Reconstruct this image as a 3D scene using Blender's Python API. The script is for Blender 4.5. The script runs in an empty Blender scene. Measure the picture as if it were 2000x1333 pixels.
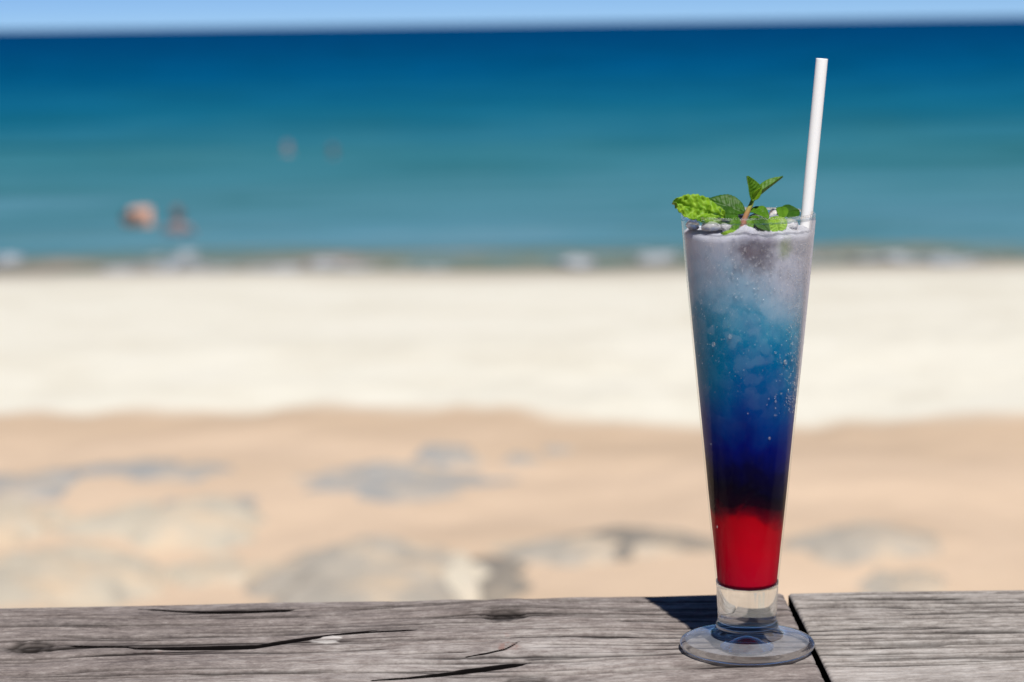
import bpy, bmesh, math, random
import numpy as np
from mathutils import Vector, Matrix, noise as mnoise

S = bpy.context.scene
COL = S.collection
R = math.radians

# ------------------------------------------------------------------ camera, world, sun, exposure
CAM = Vector((0.0, 0.0, 0.315))
PITCH, ROLL = R(-8.40), R(-0.77)
FPX = 4200.0                                   # focal length in pixels of the 2000 px wide photograph
cam_d = bpy.data.cameras.new('camera'); cam = bpy.data.objects.new('camera', cam_d); COL.objects.link(cam)
cam_d.sensor_width = 36.0; cam_d.lens = 36.0 * FPX / 2000.0
cam_d.clip_start = 0.02; cam_d.clip_end = 60000
cam.location = CAM
CAMROT = (Matrix.Rotation(R(90) + PITCH, 3, 'X') @ Matrix.Rotation(ROLL, 3, 'Z'))
cam.rotation_euler = CAMROT.to_euler()
cam_d.dof.use_dof = True
cam_d.dof.focus_distance = 1.085
cam_d.dof.aperture_fstop = 7.4
S.camera = cam

SUN_EL, SUN_AZ = R(57), R(170)                 # azimuth clockwise from +Y
w = bpy.data.worlds.new('World'); S.world = w; w.use_nodes = True
wn = w.node_tree.nodes; wl = w.node_tree.links
sky = wn.new('ShaderNodeTexSky'); sky.sky_type = 'NISHITA'; sky.sun_disc = False
sky.sun_elevation = SUN_EL; sky.sun_rotation = SUN_AZ
sky.altitude = 8500; sky.air_density = 1.0; sky.dust_density = 0.0; sky.ozone_density = 7.5
wl.new(sky.outputs[0], wn['Background'].inputs[0]); wn['Background'].inputs[1].default_value = 0.088

sd = bpy.data.lights.new('sun', 'SUN'); sd.energy = 4.9; sd.angle = R(0.53); sd.color = (1.0, 0.965, 0.91)
sun = bpy.data.objects.new('sun', sd); COL.objects.link(sun)
to_sun = Vector((math.sin(SUN_AZ) * math.cos(SUN_EL), math.cos(SUN_AZ) * math.cos(SUN_EL), math.sin(SUN_EL)))
sun.rotation_euler = to_sun.to_track_quat('Z', 'Y').to_euler()
sun.location = (0, 0, 20)

S.view_settings.view_transform = 'Standard'; S.view_settings.look = 'None'
S.view_settings.exposure = 0.0; S.view_settings.gamma = 1.0; S.view_settings.use_curve_mapping = False
S.render.engine = 'CYCLES'
S.cycles.use_denoising = True
S.cycles.max_bounces = 14; S.cycles.transmission_bounces = 12; S.cycles.transparent_max_bounces = 16
S.cycles.glossy_bounces = 6; S.cycles.diffuse_bounces = 3
S.cycles.caustics_reflective = False; S.cycles.caustics_refractive = False
S.cycles.sample_clamp_indirect = 8.0

# ------------------------------------------------------------------ helpers
def ray(px, py):
    """direction through a pixel of the 2000 x 1333 photograph"""
    v = Vector(((px - 1000.0) / FPX, -(py - 666.5) / FPX, -1.0))
    return (CAMROT @ v).normalized()
def on_z(px, py, z):
    d = ray(px, py); t = (z - CAM.z) / d.z
    return CAM + d * t
def on_y(px, py, y):
    d = ray(px, py); t = (y - CAM.y) / d.y
    return CAM + d * t

def lin(r, g, b):
    f = lambda c: (c / 255 / 12.92) if c <= 10 else ((c / 255 + 0.055) / 1.055) ** 2.4
    return (f(r), f(g), f(b), 1.0)

def tag(o, label=None, cat=None, group=None, kind=None):
    if label: o['label'] = label
    if cat: o['category'] = cat
    if group: o['group'] = group
    if kind: o['kind'] = kind
    return o
def empty(name, loc, label, cat, group=None):
    o = bpy.data.objects.new(name, None); COL.objects.link(o); o.location = loc
    o.empty_display_size = 0.02
    return tag(o, label, cat, group)
def mesh_obj(name, verts, faces, mat, parent=None, smooth=True, attrs=None):
    me = bpy.data.meshes.new(name)
    me.from_pydata([tuple(v) for v in verts], [], [tuple(f) for f in faces]); me.update()
    if smooth: me.polygons.foreach_set('use_smooth', [True] * len(me.polygons))
    for k, a in (attrs or {}).items():
        at = me.attributes.new(k, 'FLOAT', 'POINT'); at.data.foreach_set('value', np.asarray(a, dtype=np.float32).ravel())
    o = bpy.data.objects.new(name, me); COL.objects.link(o)
    if mat: me.materials.append(mat)
    if parent: o.parent = parent
    return o
def bm_obj(name, bm, mat, parent=None, smooth=True):
    me = bpy.data.meshes.new(name); bm.to_mesh(me); bm.free()
    if smooth: me.polygons.foreach_set('use_smooth', [True] * len(me.polygons))
    o = bpy.data.objects.new(name, me); COL.objects.link(o)
    if mat: me.materials.append(mat)
    if parent: o.parent = parent
    return o
def grid_faces(nx, ny):
    i = np.arange(ny - 1)[:, None] * nx + np.arange(nx - 1)[None, :]
    return np.stack([i, i + 1, i + nx + 1, i + nx], -1).reshape(-1, 4).tolist()
def lathe(name, prof, mat, parent, n=96, closed=False):
    """prof: list of (r, z); r == 0 makes a pole"""
    vs, fs, rings = [], [], []
    for r, z in prof:
        if r < 1e-7:
            rings.append([len(vs)]); vs.append((0, 0, z))
        else:
            rings.append(list(range(len(vs), len(vs) + n)))
            for k in range(n):
                a = 2 * math.pi * k / n
                vs.append((r * math.cos(a), r * math.sin(a), z))
    seq = list(zip(rings, rings[1:]))
    if closed: seq.append((rings[-1], rings[0]))
    for a, b in seq:
        if len(a) == 1 and len(b) == 1: continue
        for k in range(n):
            k2 = (k + 1) % n
            if len(a) == 1: fs.append((a[0], b[k2], b[k]))
            elif len(b) == 1: fs.append((a[k], a[k2], b[0]))
            else: fs.append((a[k], a[k2], b[k2], b[k]))
    o = mesh_obj(name, vs, fs, mat, parent)
    bm = bmesh.new(); bm.from_mesh(o.data); bmesh.ops.recalc_face_normals(bm, faces=bm.faces); bm.to_mesh(o.data); bm.free()
    return o

def hash2(ix, iy, seed):
    h = (ix.astype(np.int64) * 374761393 + iy.astype(np.int64) * 668265263 + seed * 982451653) & 0x7fffffff
    h = ((h ^ (h >> 13)) * 1274126177) & 0x7fffffff
    return ((h ^ (h >> 16)) & 0xffff) / 65535.0
def vnoise(x, y, seed=0):
    x = np.asarray(x, float); y = np.asarray(y, float)
    ix = np.floor(x); iy = np.floor(y); fx = x - ix; fy = y - iy
    u = fx * fx * fx * (fx * (fx * 6 - 15) + 10); v = fy * fy * fy * (fy * (fy * 6 - 15) + 10)
    a = hash2(ix, iy, seed); b = hash2(ix + 1, iy, seed); c = hash2(ix, iy + 1, seed); d = hash2(ix + 1, iy + 1, seed)
    return (a + (b - a) * u) * (1 - v) + (c + (d - c) * u) * v
def fbm(x, y, seed=0, oct=4):
    s, a, t = 0, 1.0, 0
    for k in range(oct):
        s = s + a * vnoise(x * 2 ** k, y * 2 ** k, seed + 17 * k); t += a; a *= 0.5
    return s / t
def sstep(a, b, x):
    t = np.clip((x - a) / (b - a), 0, 1); return t * t * (3 - 2 * t)

# ---- node helpers
def new_mat(name):
    m = bpy.data.materials.new(name); m.use_nodes = True
    nt = m.node_tree
    return m, nt, nt.nodes, nt.links, nt.nodes['Principled BSDF']
def attr(nt, name):
    n = nt.nodes.new('ShaderNodeAttribute'); n.attribute_name = name; return n.outputs['Fac']
def math_n(nt, op, a, b=0.0, clamp=False):
    n = nt.nodes.new('ShaderNodeMath'); n.operation = op; n.use_clamp = clamp
    for i, v in enumerate((a, b)):
        if isinstance(v, (int, float)): n.inputs[i].default_value = v
        else: nt.links.new(v, n.inputs[i])
    return n.outputs[0]
def mix_c(nt, fac, a, b, mode='MIX'):
    n = nt.nodes.new('ShaderNodeMix'); n.data_type = 'RGBA'; n.blend_type = mode
    for s, v in ((n.inputs[0], fac), (n.inputs[6], a), (n.inputs[7], b)):
        if isinstance(v, (int, float)): s.default_value = v
        elif isinstance(v, (tuple, list)): s.default_value = v
        else: nt.links.new(v, s)
    return n.outputs[2]
def ramp(nt, fac, stops, mode='LINEAR'):
    n = nt.nodes.new('ShaderNodeValToRGB'); cr = n.color_ramp; cr.interpolation = mode
    while len(cr.elements) > 1: cr.elements.remove(cr.elements[-1])
    cr.elements[0].position = stops[0][0]; cr.elements[0].color = stops[0][1]
    for p, c in stops[1:]:
        e = cr.elements.new(p); e.color = c
    nt.links.new(fac, n.inputs[0]); return n.outputs[0]
def noise_n(nt, vec, scale, detail=4, rough=0.5, dist=0.0):
    n = nt.nodes.new('ShaderNodeTexNoise'); n.inputs['Scale'].default_value = scale
    n.inputs['Detail'].default_value = detail; n.inputs['Roughness'].default_value = rough; n.inputs['Distortion'].default_value = dist
    if vec is not None: nt.links.new(vec, n.inputs['Vector'])
    return n.outputs['Fac']
def obj_co(nt):
    return nt.nodes.new('ShaderNodeTexCoord').outputs['Object']
def mapping(nt, vec, scale=(1, 1, 1), loc=(0, 0, 0)):
    n = nt.nodes.new('ShaderNodeMapping'); n.inputs['Scale'].default_value = scale; n.inputs['Location'].default_value = loc
    nt.links.new(vec, n.inputs['Vector']); return n.outputs[0]
def bump(nt, h, strength, dist, prev=None):
    n = nt.nodes.new('ShaderNodeBump'); n.inputs['Strength'].default_value = strength; n.inputs['Distance'].default_value = dist
    nt.links.new(h, n.inputs['Height'])
    if prev is not None: nt.links.new(prev, n.inputs['Normal'])
    return n.outputs[0]
def sep(nt, vec):
    n = nt.nodes.new('ShaderNodeSeparateXYZ'); nt.links.new(vec, n.inputs[0]); return n.outputs
def comb(nt, x, y, z):
    n = nt.nodes.new('ShaderNodeCombineXYZ')
    for i, v in enumerate((x, y, z)):
        if isinstance(v, (int, float)): n.inputs[i].default_value = v
        else: nt.links.new(v, n.inputs[i])
    return n.outputs[0]

def fresnel_front(nt, ior):
    """Fresnel that is the same from both sides of a sheet that does not bend the ray"""
    g = nt.nodes.new('ShaderNodeNewGeometry'); f = nt.nodes.new('ShaderNodeFresnel')
    k = math_n(nt, 'ADD', ior, math_n(nt, 'MULTIPLY', g.outputs['Backfacing'], 1.0 / ior - ior))
    nt.links.new(k, f.inputs['IOR']); return f
ZW = -2.685                                    # sea level
# ------------------------------------------------------------------ materials of the setting
def mat_sand():
    m, nt, N, L, P = new_mat('beach_sand')
    co = obj_co(nt)
    tan = attr(nt, 'tan'); wet = attr(nt, 'wet'); hue = attr(nt, 'hue')
    n1 = noise_n(nt, co, 0.7, 6, 0.65, 0.5); n2 = noise_n(nt, co, 260, 3, 0.6); n3 = noise_n(nt, co, 7, 5, 0.6)
    white = ramp(nt, n1, [(0.32, (0.70, 0.665, 0.56, 1)), (0.52, (0.785, 0.76, 0.66, 1)), (0.7, (0.81, 0.785, 0.69, 1))])
    tanc = ramp(nt, hue, [(0.0, (0.57, 0.425, 0.30, 1)), (0.5, (0.68, 0.515, 0.375, 1)), (1.0, (0.58, 0.435, 0.31, 1))])
    c = mix_c(nt, tan, white, tanc)
    c = mix_c(nt, wet, c, (0.34, 0.295, 0.24, 1))
    c = mix_c(nt, math_n(nt, 'MULTIPLY', n3, 0.22), c, (0.42, 0.33, 0.24, 1))
    c = mix_c(nt, math_n(nt, 'MULTIPLY', n2, 0.12), c, (0.25, 0.2, 0.15, 1))
    L.new(c, P.inputs['Base Color']); P.inputs['Roughness'].default_value = 0.95
    P.inputs['Specular IOR Level'].default_value = 0.15
    b = bump(nt, n2, 0.4, 0.004); b = bump(nt, n3, 0.5, 0.04, b)
    L.new(b, P.inputs['Normal'])
    return m
def mat_sea():
    m, nt, N, L, P = new_mat('sea_water')
    co = obj_co(nt); s = sep(nt, co)
    # colour follows the depth of the water, which grows with the distance from the shore
    t = math_n(nt, 'DIVIDE', 25.2, s[1])
    lg = comb(nt, math_n(nt, 'MULTIPLY', s[0], 0.05), math_n(nt, 'MULTIPLY', math_n(nt, 'LOGARITHM', s[1], 2.718), 5.0), 0.0)
    n = noise_n(nt, lg, 1.6, 4, 0.6)
    lg2 = comb(nt, math_n(nt, 'MULTIPLY', s[0], 0.22), math_n(nt, 'MULTIPLY', math_n(nt, 'LOGARITHM', s[1], 2.718), 22.0), 0.0)
    n2 = noise_n(nt, lg2, 1.5, 4, 0.6)
    t2 = math_n(nt, 'ADD', t, math_n(nt, 'MULTIPLY', math_n(nt, 'SUBTRACT', n, 0.5), math_n(nt, 'ADD', 0.10, math_n(nt, 'MULTIPLY', t, 0.16))))
    t2 = math_n(nt, 'ADD', t2, math_n(nt, 'MULTIPLY', math_n(nt, 'SUBTRACT', n2, 0.5), math_n(nt, 'MULTIPLY', t, 0.42)))
    c = ramp(nt, t2, SEA_STOPS)
    lg3 = comb(nt, math_n(nt, 'MULTIPLY', s[0], 0.10), math_n(nt, 'MULTIPLY', math_n(nt, 'LOGARITHM', s[1], 2.718), 13.0), 4.0)
    n3 = noise_n(nt, lg3, 1.3, 5, 0.65, 0.4)
    c = mix_c(nt, ramp(nt, n3, [(0.36, (0.85, 0.85, 0.85, 1)), (0.50, (0, 0, 0, 1))]), c, mix_c(nt, 1.0, c, (0.62, 0.74, 0.70, 1), 'MULTIPLY'))
    c = mix_c(nt, ramp(nt, n3, [(0.52, (0, 0, 0, 1)), (0.66, (0.8, 0.8, 0.8, 1))]), c, mix_c(nt, 1.0, c, (1.35, 1.14, 1.18, 1), 'MULTIPLY'))
    L.new(c, P.inputs['Base Color']); P.inputs['Roughness'].default_value = 0.35
    P.inputs['IOR'].default_value = 1.33; P.inputs['Specular IOR Level'].default_value = 0.0
    w1 = noise_n(nt, mapping(nt, co, (0.5, 1.3, 1)), 1.6, 5, 0.6)
    L.new(bump(nt, w1, 0.6, 0.15), P.inputs['Normal'])
    return m
SEA_STOPS = [(0.0, (0.0002, 0.042, 0.135, 1)), (0.06, (0.0002, 0.050, 0.150, 1)), (0.18, (0.0004, 0.076, 0.185, 1)),
             (0.33, (0.006, 0.118, 0.205, 1)), (0.5, (0.030, 0.160, 0.212, 1)), (0.66, (0.056, 0.190, 0.245, 1)),
             (0.80, (0.080, 0.215, 0.285, 1)), (0.87, (0.095, 0.210, 0.255, 1)), (0.912, (0.125, 0.170, 0.140, 1)), (0.96, (0.21, 0.205, 0.175, 1))]
def mat_simple(name, col, rough=0.6, spec=0.5, var=0.0, scale=20.0):
    m, nt, N, L, P = new_mat(name)
    if var:
        n = noise_n(nt, obj_co(nt), scale, 5, 0.6)
        lo = tuple(c * (1 - var) for c in col[:3]) + (1,); hi = tuple(min(1, c * (1 + var)) for c in col[:3]) + (1,)
        L.new(ramp(nt, n, [(0.3, lo), (0.7, hi)]), P.inputs['Base Color'])
    else:
        P.inputs['Base Color'].default_value = tuple(col[:3]) + (1,)
    P.inputs['Roughness'].default_value = rough; P.inputs['Specular IOR Level'].default_value = spec
    return m
def mat_rock(name, a, b, c_, drift=0.85):
    m, nt, N, L, P = new_mat(name)
    co = obj_co(nt)
    n = noise_n(nt, co, 2.3, 7, 0.65, 0.4); n2 = noise_n(nt, mapping(nt, co, (1, 1, 4)), 9, 6, 0.7)
    base = ramp(nt, n, [(0.28, a), (0.5, b), (0.72, c_)])
    base = mix_c(nt, math_n(nt, 'MULTIPLY', n2, 0.35), base, (0.30, 0.26, 0.21, 1))
    n4 = noise_n(nt, mapping(nt, co, (1, 1.4, 1), (3.1, 0.7, 0)), 2.6, 6, 0.62, 0.5)     # sand blown over the rock
    base = mix_c(nt, ramp(nt, n4, [(0.49, (0, 0, 0, 1)), (0.64, (drift, drift, drift, 1))]), base, (0.62, 0.485, 0.345, 1))
    L.new(base, P.inputs['Base Color']); P.inputs['Roughness'].default_value = 0.9; P.inputs['Specular IOR Level'].default_value = 0.2
    L.new(bump(nt, n2, 0.5, 0.03), P.inputs['Normal'])
    return m

# ------------------------------------------------------------------ the beach (one sand sheet)
def terrain(x, y):
    x = np.asarray(x, float); y = np.asarray(y, float)
    base = np.interp(y, [-400, 0, 8, 11, 14, 16.3, 17.6, 21, 26.2, 28, 33, 60, 200],
                     [-2.0, -2.42, -2.45, -2.46, -2.44, -2.38, -2.33, -2.45, ZW + 0.02, ZW - 0.14, ZW - 0.7, ZW - 2.5, ZW - 6])
    lump = (fbm(x * 0.55, y * 0.55, 3) - 0.5) * 0.22 * sstep(17.5, 14.5, y) * sstep(-5, 4, y)
    fine = (fbm(x * 2.6, y * 2.6, 9) - 0.5) * 0.05 * sstep(25, 18, y)
    shore = (fbm(x * 0.22, y * 0.05, 21) - 0.5) * 0.10 * sstep(22, 26, y)
    return base + lump + fine + shore
def ground_at(px, py):
    d = ray(px, py); z = -2.45
    for _ in range(12):
        p = CAM + d * ((z - CAM.z) / d.z); z = float(terrain(p.x, p.y))
    return p
def spaced(core, step, far, growth=1.35):
    a = list(np.arange(core[0], core[1] + 1e-6, step)); s = step
    while a[-1] < far[1]: s *= growth; a.append(a[-1] + s)
    s = step
    while a[0] > far[0]: s *= growth; a.insert(0, a[0] - s)
    return np.array(a)
xs = spaced((-6.5, 6.5), 0.075, (-700, 700)); ys = spaced((7.5, 28.5), 0.085, (-300, 120))
X, Y = np.meshgrid(xs, ys)
Z = terrain(X, Y)
# edge between the pale dry sand and the tan, coarser sand by the rocks
ex, ey = [], []
for px, py in ((-400, 812), (0, 806), (300, 802), (600, 797), (900, 789), (1010, 793), (1090, 812), (1180, 828), (1300, 836), (1560, 840), (1700, 832), (1850, 818), (2000, 812), (2400, 806)):
    p = ground_at(px, py); ex.append(p.x); ey.append(p.y)
edge = np.interp(X, ex, ey) + (fbm(X * 1.3, Y * 1.3, 5) - 0.5) * 0.5
tan = sstep(0.18, -0.18, Y - edge)
d_edge = edge - Y
hue = np.clip(0.5 + (fbm(X * 0.5, Y * 0.9, 31) - 0.5) * 1.3 - 0.75 * sstep(1.9, 0.1, d_edge) + 0.10 * sstep(2.5, 5, d_edge), 0, 1)
wet = sstep(24.1, 26.6, Y + 0.5 * sstep(0.0, 2.5, X) + (fbm(X * 0.35, Y * 0.3, 44) - 0.5) * 1.3) * 0.85
M_sand = mat_sand()
sand = mesh_obj('beach_sand', np.stack([X, Y, Z], -1).reshape(-1, 3).tolist(), grid_faces(len(xs), len(ys)), M_sand, attrs={'tan': tan, 'wet': wet, 'hue': hue})
tag(sand, 'pale beach sand sloping from the rocks down to the sea', kind='structure')

# ------------------------------------------------------------------ the sea
sy = [24.0]
while sy[-1] < 45000: sy.append(sy[-1] * 1.0 + max(0.22, (sy[-1] - 20) * 0.035))
sy = np.array(sy); sx = spaced((-9, 9), 0.3, (-45000, 45000), 1.3)
SX, SY = np.meshgrid(sx, sy)
SZ = ZW + 0.05 * np.sin(SY * 1.05 + 1.4 * fbm(SX * 0.12, SY * 0.12, 2) * 6) * sstep(70, 34, SY) * sstep(25, 29, SY)
brk = np.exp(-((SY - 27.7 - (fbm(SX * 0.15, SX * 0, 8) - 0.5) * 1.5) / 0.28) ** 2)
SZ = SZ + 0.10 * brk * sstep(0.35, 0.6, fbm(SX * 0.4, SX * 0 + 3, 6))
sea = mesh_obj('sea', np.stack([SX, SY, SZ], -1).reshape(-1, 3).tolist(), grid_faces(len(sx), len(sy)), mat_sea())
tag(sea, 'blue green sea running out to the horizon', kind='structure')

# foam left by the small breakers
M_foam = mat_simple('foam', (0.38, 0.41, 0.44), 0.8, 0.2, 0.2, 9)
bm = bmesh.new(); rnd = random.Random(4)
for px, py, wpx, hm in ((8, 505, 85, 0.9), (345, 504, 120, 0.8), (905, 500, 150, 0.6), (1285, 498, 130, 0.8), (1130, 506, 90, 0.4), (1870, 504, 160, 0.5), (1720, 500, 240, 0.4), (-180, 503, 160, 0.5), (2180, 500, 150, 0.5), (640, 508, 120, 0.22)):
    c = on_z(px, py + 7, ZW + 0.03); hw = wpx * 0.5 * c.y / FPX
    for k in range(16):
        u = rnd.gauss(0, 0.42); v = rnd.gauss(0, 0.4)
        if abs(u) > 1: continue
        q = Vector((c.x + u * hw, c.y + v * hm, ZW + 0.03 + rnd.uniform(0, 0.03)))
        r = rnd.uniform(0.03, 0.11) * (1 - 0.5 * abs(u))
        mat = Matrix.Translation(q) @ Matrix.Diagonal((r * 2.6, r * 1.5, r * 0.34, 1))
        bmesh.ops.create_icosphere(bm, subdivisions=1, radius=1, matrix=mat)
for k in range(120):      # thin broken wash along the water's edge
    x_ = rnd.uniform(-6.5, 6.5); y_ = 26.75 + 0.5 * (float(fbm(x_ * 0.3, 1.0, 61)) - 0.5) + rnd.gauss(0, 0.22)
    if float(fbm(x_ * 0.5, 4.0, 62)) < 0.47: continue
    r = rnd.uniform(0.04, 0.10)
    bmesh.ops.create_icosphere(bm, subdivisions=1, radius=1, matrix=Matrix.Translation((x_, y_, max(ZW + 0.02, float(terrain(x_, y_))))) @ Matrix.Diagonal((r * 3.2, r * 1.3, r * 0.2, 1)))
foam = bm_obj('sea_foam', bm, M_foam); tag(foam, 'white foam of small breakers along the shoreline', kind='stuff')

# ------------------------------------------------------------------ rocks half sunk in the sand
M_rock_pale = mat_rock('pale_rock', (0.40, 0.37, 0.32, 1), (0.55, 0.49, 0.39, 1), (0.66, 0.55, 0.42, 1))
M_rock_grey = mat_rock('grey_rock', (0.28, 0.26, 0.23, 1), (0.42, 0.38, 0.325, 1), (0.58, 0.49, 0.385, 1))
M_rock_slate = mat_rock('slate_rock', (0.26, 0.28, 0.29, 1), (0.35, 0.35, 0.345, 1), (0.50, 0.44, 0.38, 1), 0.45)
M_rock_shade = mat_rock('rock_shade', (0.17, 0.165, 0.15, 1), (0.20, 0.185, 0.165, 1), (0.26, 0.235, 0.20, 1), 0.25)  # dark tone that paints the shade between and behind the rocks
def rock(pts, h, mat, label, seed, name='rock', sink=0.35):
    """pts: outline of the rock where it meets the sand, as pixels; builds a low boulder over it"""
    g = [ground_at(*p) for p in pts]
    c = sum(g, Vector()) / len(g)
    n = 72; m = 15
    ang = sorted([(math.atan2(q.y - c.y, q.x - c.x), (q - c).xy.length) for q in g])
    aa = np.array([a for a, _ in ang]); rr = np.array([r for _, r in ang])
    aa = np.concatenate([aa - 2 * math.pi, aa, aa + 2 * math.pi]); rr = np.concatenate([rr, rr, rr])
    vs = [(0, 0, h)]; fs = []
    for i in range(1, m + 1):
        t = i / m
        for k in range(n):
            a = -math.pi + 2 * math.pi * k / n
            r = float(np.interp(a, aa, rr)) * (1 + 0.30 * mnoise.noise(Vector((math.cos(a) * 1.6, math.sin(a) * 1.6, seed))) + 0.16 * mnoise.noise(Vector((math.cos(a) * 4.5, math.sin(a) * 4.5, seed))))
            s = t
            prof = (1 - t ** 3.2)
            x, y = r * s * math.cos(a), r * s * math.sin(a)
            nz = mnoise.fractal(Vector((x * 2.0 + seed, y * 2.0, seed * 1.7)), 0.9, 2.1, 5) * 0.30 + 0.12 * mnoise.cell(Vector((x * 3 + seed, y * 5, 0)))
            zg = float(terrain(c.x + x, c.y + y)) - c.z
            vs.append((x, y, zg + h * prof * (0.85 + nz) - h * sink * t ** 6 - 0.01))
    for k in range(n): fs.append((0, 1 + k, 1 + (k + 1) % n))
    for i in range(m - 1):
        for k in range(n):
            a = 1 + i * n + k; b = 1 + i * n + (k + 1) % n
            fs.append((a, a + n, b + n, b))
    o = mesh_obj(name, vs, fs, mat)
    o.location = c
    tag(o, label, 'rock', 'rocks half buried in the beach sand')
    return o
rock([(150, 1010), (330, 990), (500, 985), (540, 1010), (500, 1060), (330, 1075), (180, 1060), (60, 1040)], 0.10, M_rock_pale, 'broad pale grey rock under the long slate ledge, sand all round it', 1.3)
rock([(-120, 1010), (20, 985), (110, 990), (90, 1050), (-60, 1070)], 0.12, M_rock_pale, 'pale rock cut by the left edge of the photo, near the slate ledges', 2.1)
rock([(-200, 1120), (-20, 1075), (120, 1070), (300, 1085), (330, 1140), (180, 1200), (-100, 1210)], 0.13, M_rock_pale, 'beige lumpy rock just beyond the knotty end of the cracked plank', 3.7)
rock([(300, 1110), (380, 1095), (500, 1100), (520, 1130), (420, 1150), (320, 1140)], 0.06, M_rock_pale, 'small sand coloured rock between the beige lumpy rock and the big grey slab', 4.2)
rock([(470, 1125), (600, 1085), (740, 1060), (880, 1075), (935, 1150), (900, 1230), (640, 1230), (480, 1180)], 0.15, M_rock_grey, 'big grey slab rock with a pale sharp edge beside the dark crevice', 5.9)
rock([(915, 1080), (945, 1078), (985, 1130), (990, 1185), (948, 1185), (930, 1130)], 0.05, M_rock_shade, 'dark wedge standing for the shade in the crevice beside the big grey slab', 6.5)  # crevice shade modelled as a dark wedge
M_rock_cream = mat_rock('cream_rock', (0.60, 0.53, 0.42, 1), (0.68, 0.61, 0.49, 1), (0.74, 0.66, 0.54, 1), 0.2)
rock([(872, 1090), (900, 1078), (925, 1110), (938, 1150), (938, 1185), (908, 1185), (890, 1130)], 0.10, M_rock_cream, 'narrow cream coloured rock face between the big grey slab and the dark crevice', 21.5)
rock([(900, 1070), (1020, 1058), (1200, 1060), (1400, 1062), (1400, 1085), (1220, 1092), (1020, 1098), (930, 1092)], 0.07, M_rock_grey, 'long low grey brown ledge reaching from the crevice to behind the glass', 7.7)
rock([(940, 1068), (1100, 1058), (1300, 1054), (1440, 1056), (1440, 1074), (1300, 1076), (1100, 1074)], 0.09, M_rock_shade, 'thin dark strip standing for the shadow along the back of the low ledge, left of the glass', 8.1)  # shadow of the rock edge modelled as a dark strip
rock([(1520, 1062), (1620, 1035), (1760, 1030), (1850, 1050), (1820, 1085), (1700, 1100), (1560, 1098)], 0.08, M_rock_grey, 'grey brown flat rock to the right of the glass, farther from the plank', 9.4)
rock([(1660, 1125), (1780, 1110), (1870, 1130), (1840, 1170), (1700, 1180)], 0.06, M_rock_grey, 'flat grey rock just over the edge of the uncracked right plank', 10.2)
rock([(-150, 935), (0, 930), (110, 925), (150, 955), (60, 990), (-100, 1000)], 0.07, M_rock_slate, 'blue grey slate ledge at the left edge of the beach', 11.3, 'slate_ledge')
rock([(60, 935), (180, 915), (350, 897), (470, 905), (560, 925), (470, 925), (350, 915), (180, 935)], 0.035, M_rock_slate, 'thin arched slate ledge bending over the mound of tan sand', 12.8, 'slate_ledge')
rock([(130, 1018), (300, 1000), (420, 985), (520, 972), (530, 984), (420, 1003), (300, 1020), (180, 1032)], 0.06, M_rock_slate, 'straight slate ledge along the back of the broad pale rock', 13.1, 'slate_ledge')
rock([(540, 935), (610, 945), (700, 958), (840, 955), (960, 935), (1050, 935), (960, 962), (820, 978), (680, 978), (590, 965)], 0.035, M_rock_slate, 'long wavy slate ledge in front of the two dark blue grey stones', 14.6, 'slate_ledge')
rock([(710, 915), (745, 898), (790, 905), (800, 930), (760, 945), (720, 938)], 0.05, M_rock_slate, 'small blue grey stone nearest the wavy slate ledge', 15.5)
rock([(800, 885), (850, 868), (920, 875), (950, 893), (930, 912), (870, 915), (820, 905)], 0.06, M_rock_slate, 'widest blue grey stone on the tan sand, behind the wavy slate ledge', 16.9)
rock([(990, 895), (1015, 882), (1042, 888), (1045, 905), (1010, 910)], 0.035, M_rock_slate, 'small blue grey stone to the right of the widest one', 17.4)
rock([(1055, 880), (1085, 870), (1115, 874), (1110, 885), (1075, 890)], 0.03, M_rock_slate, 'farthest and smallest slate stone of the row on the tan sand', 18.2)

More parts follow.
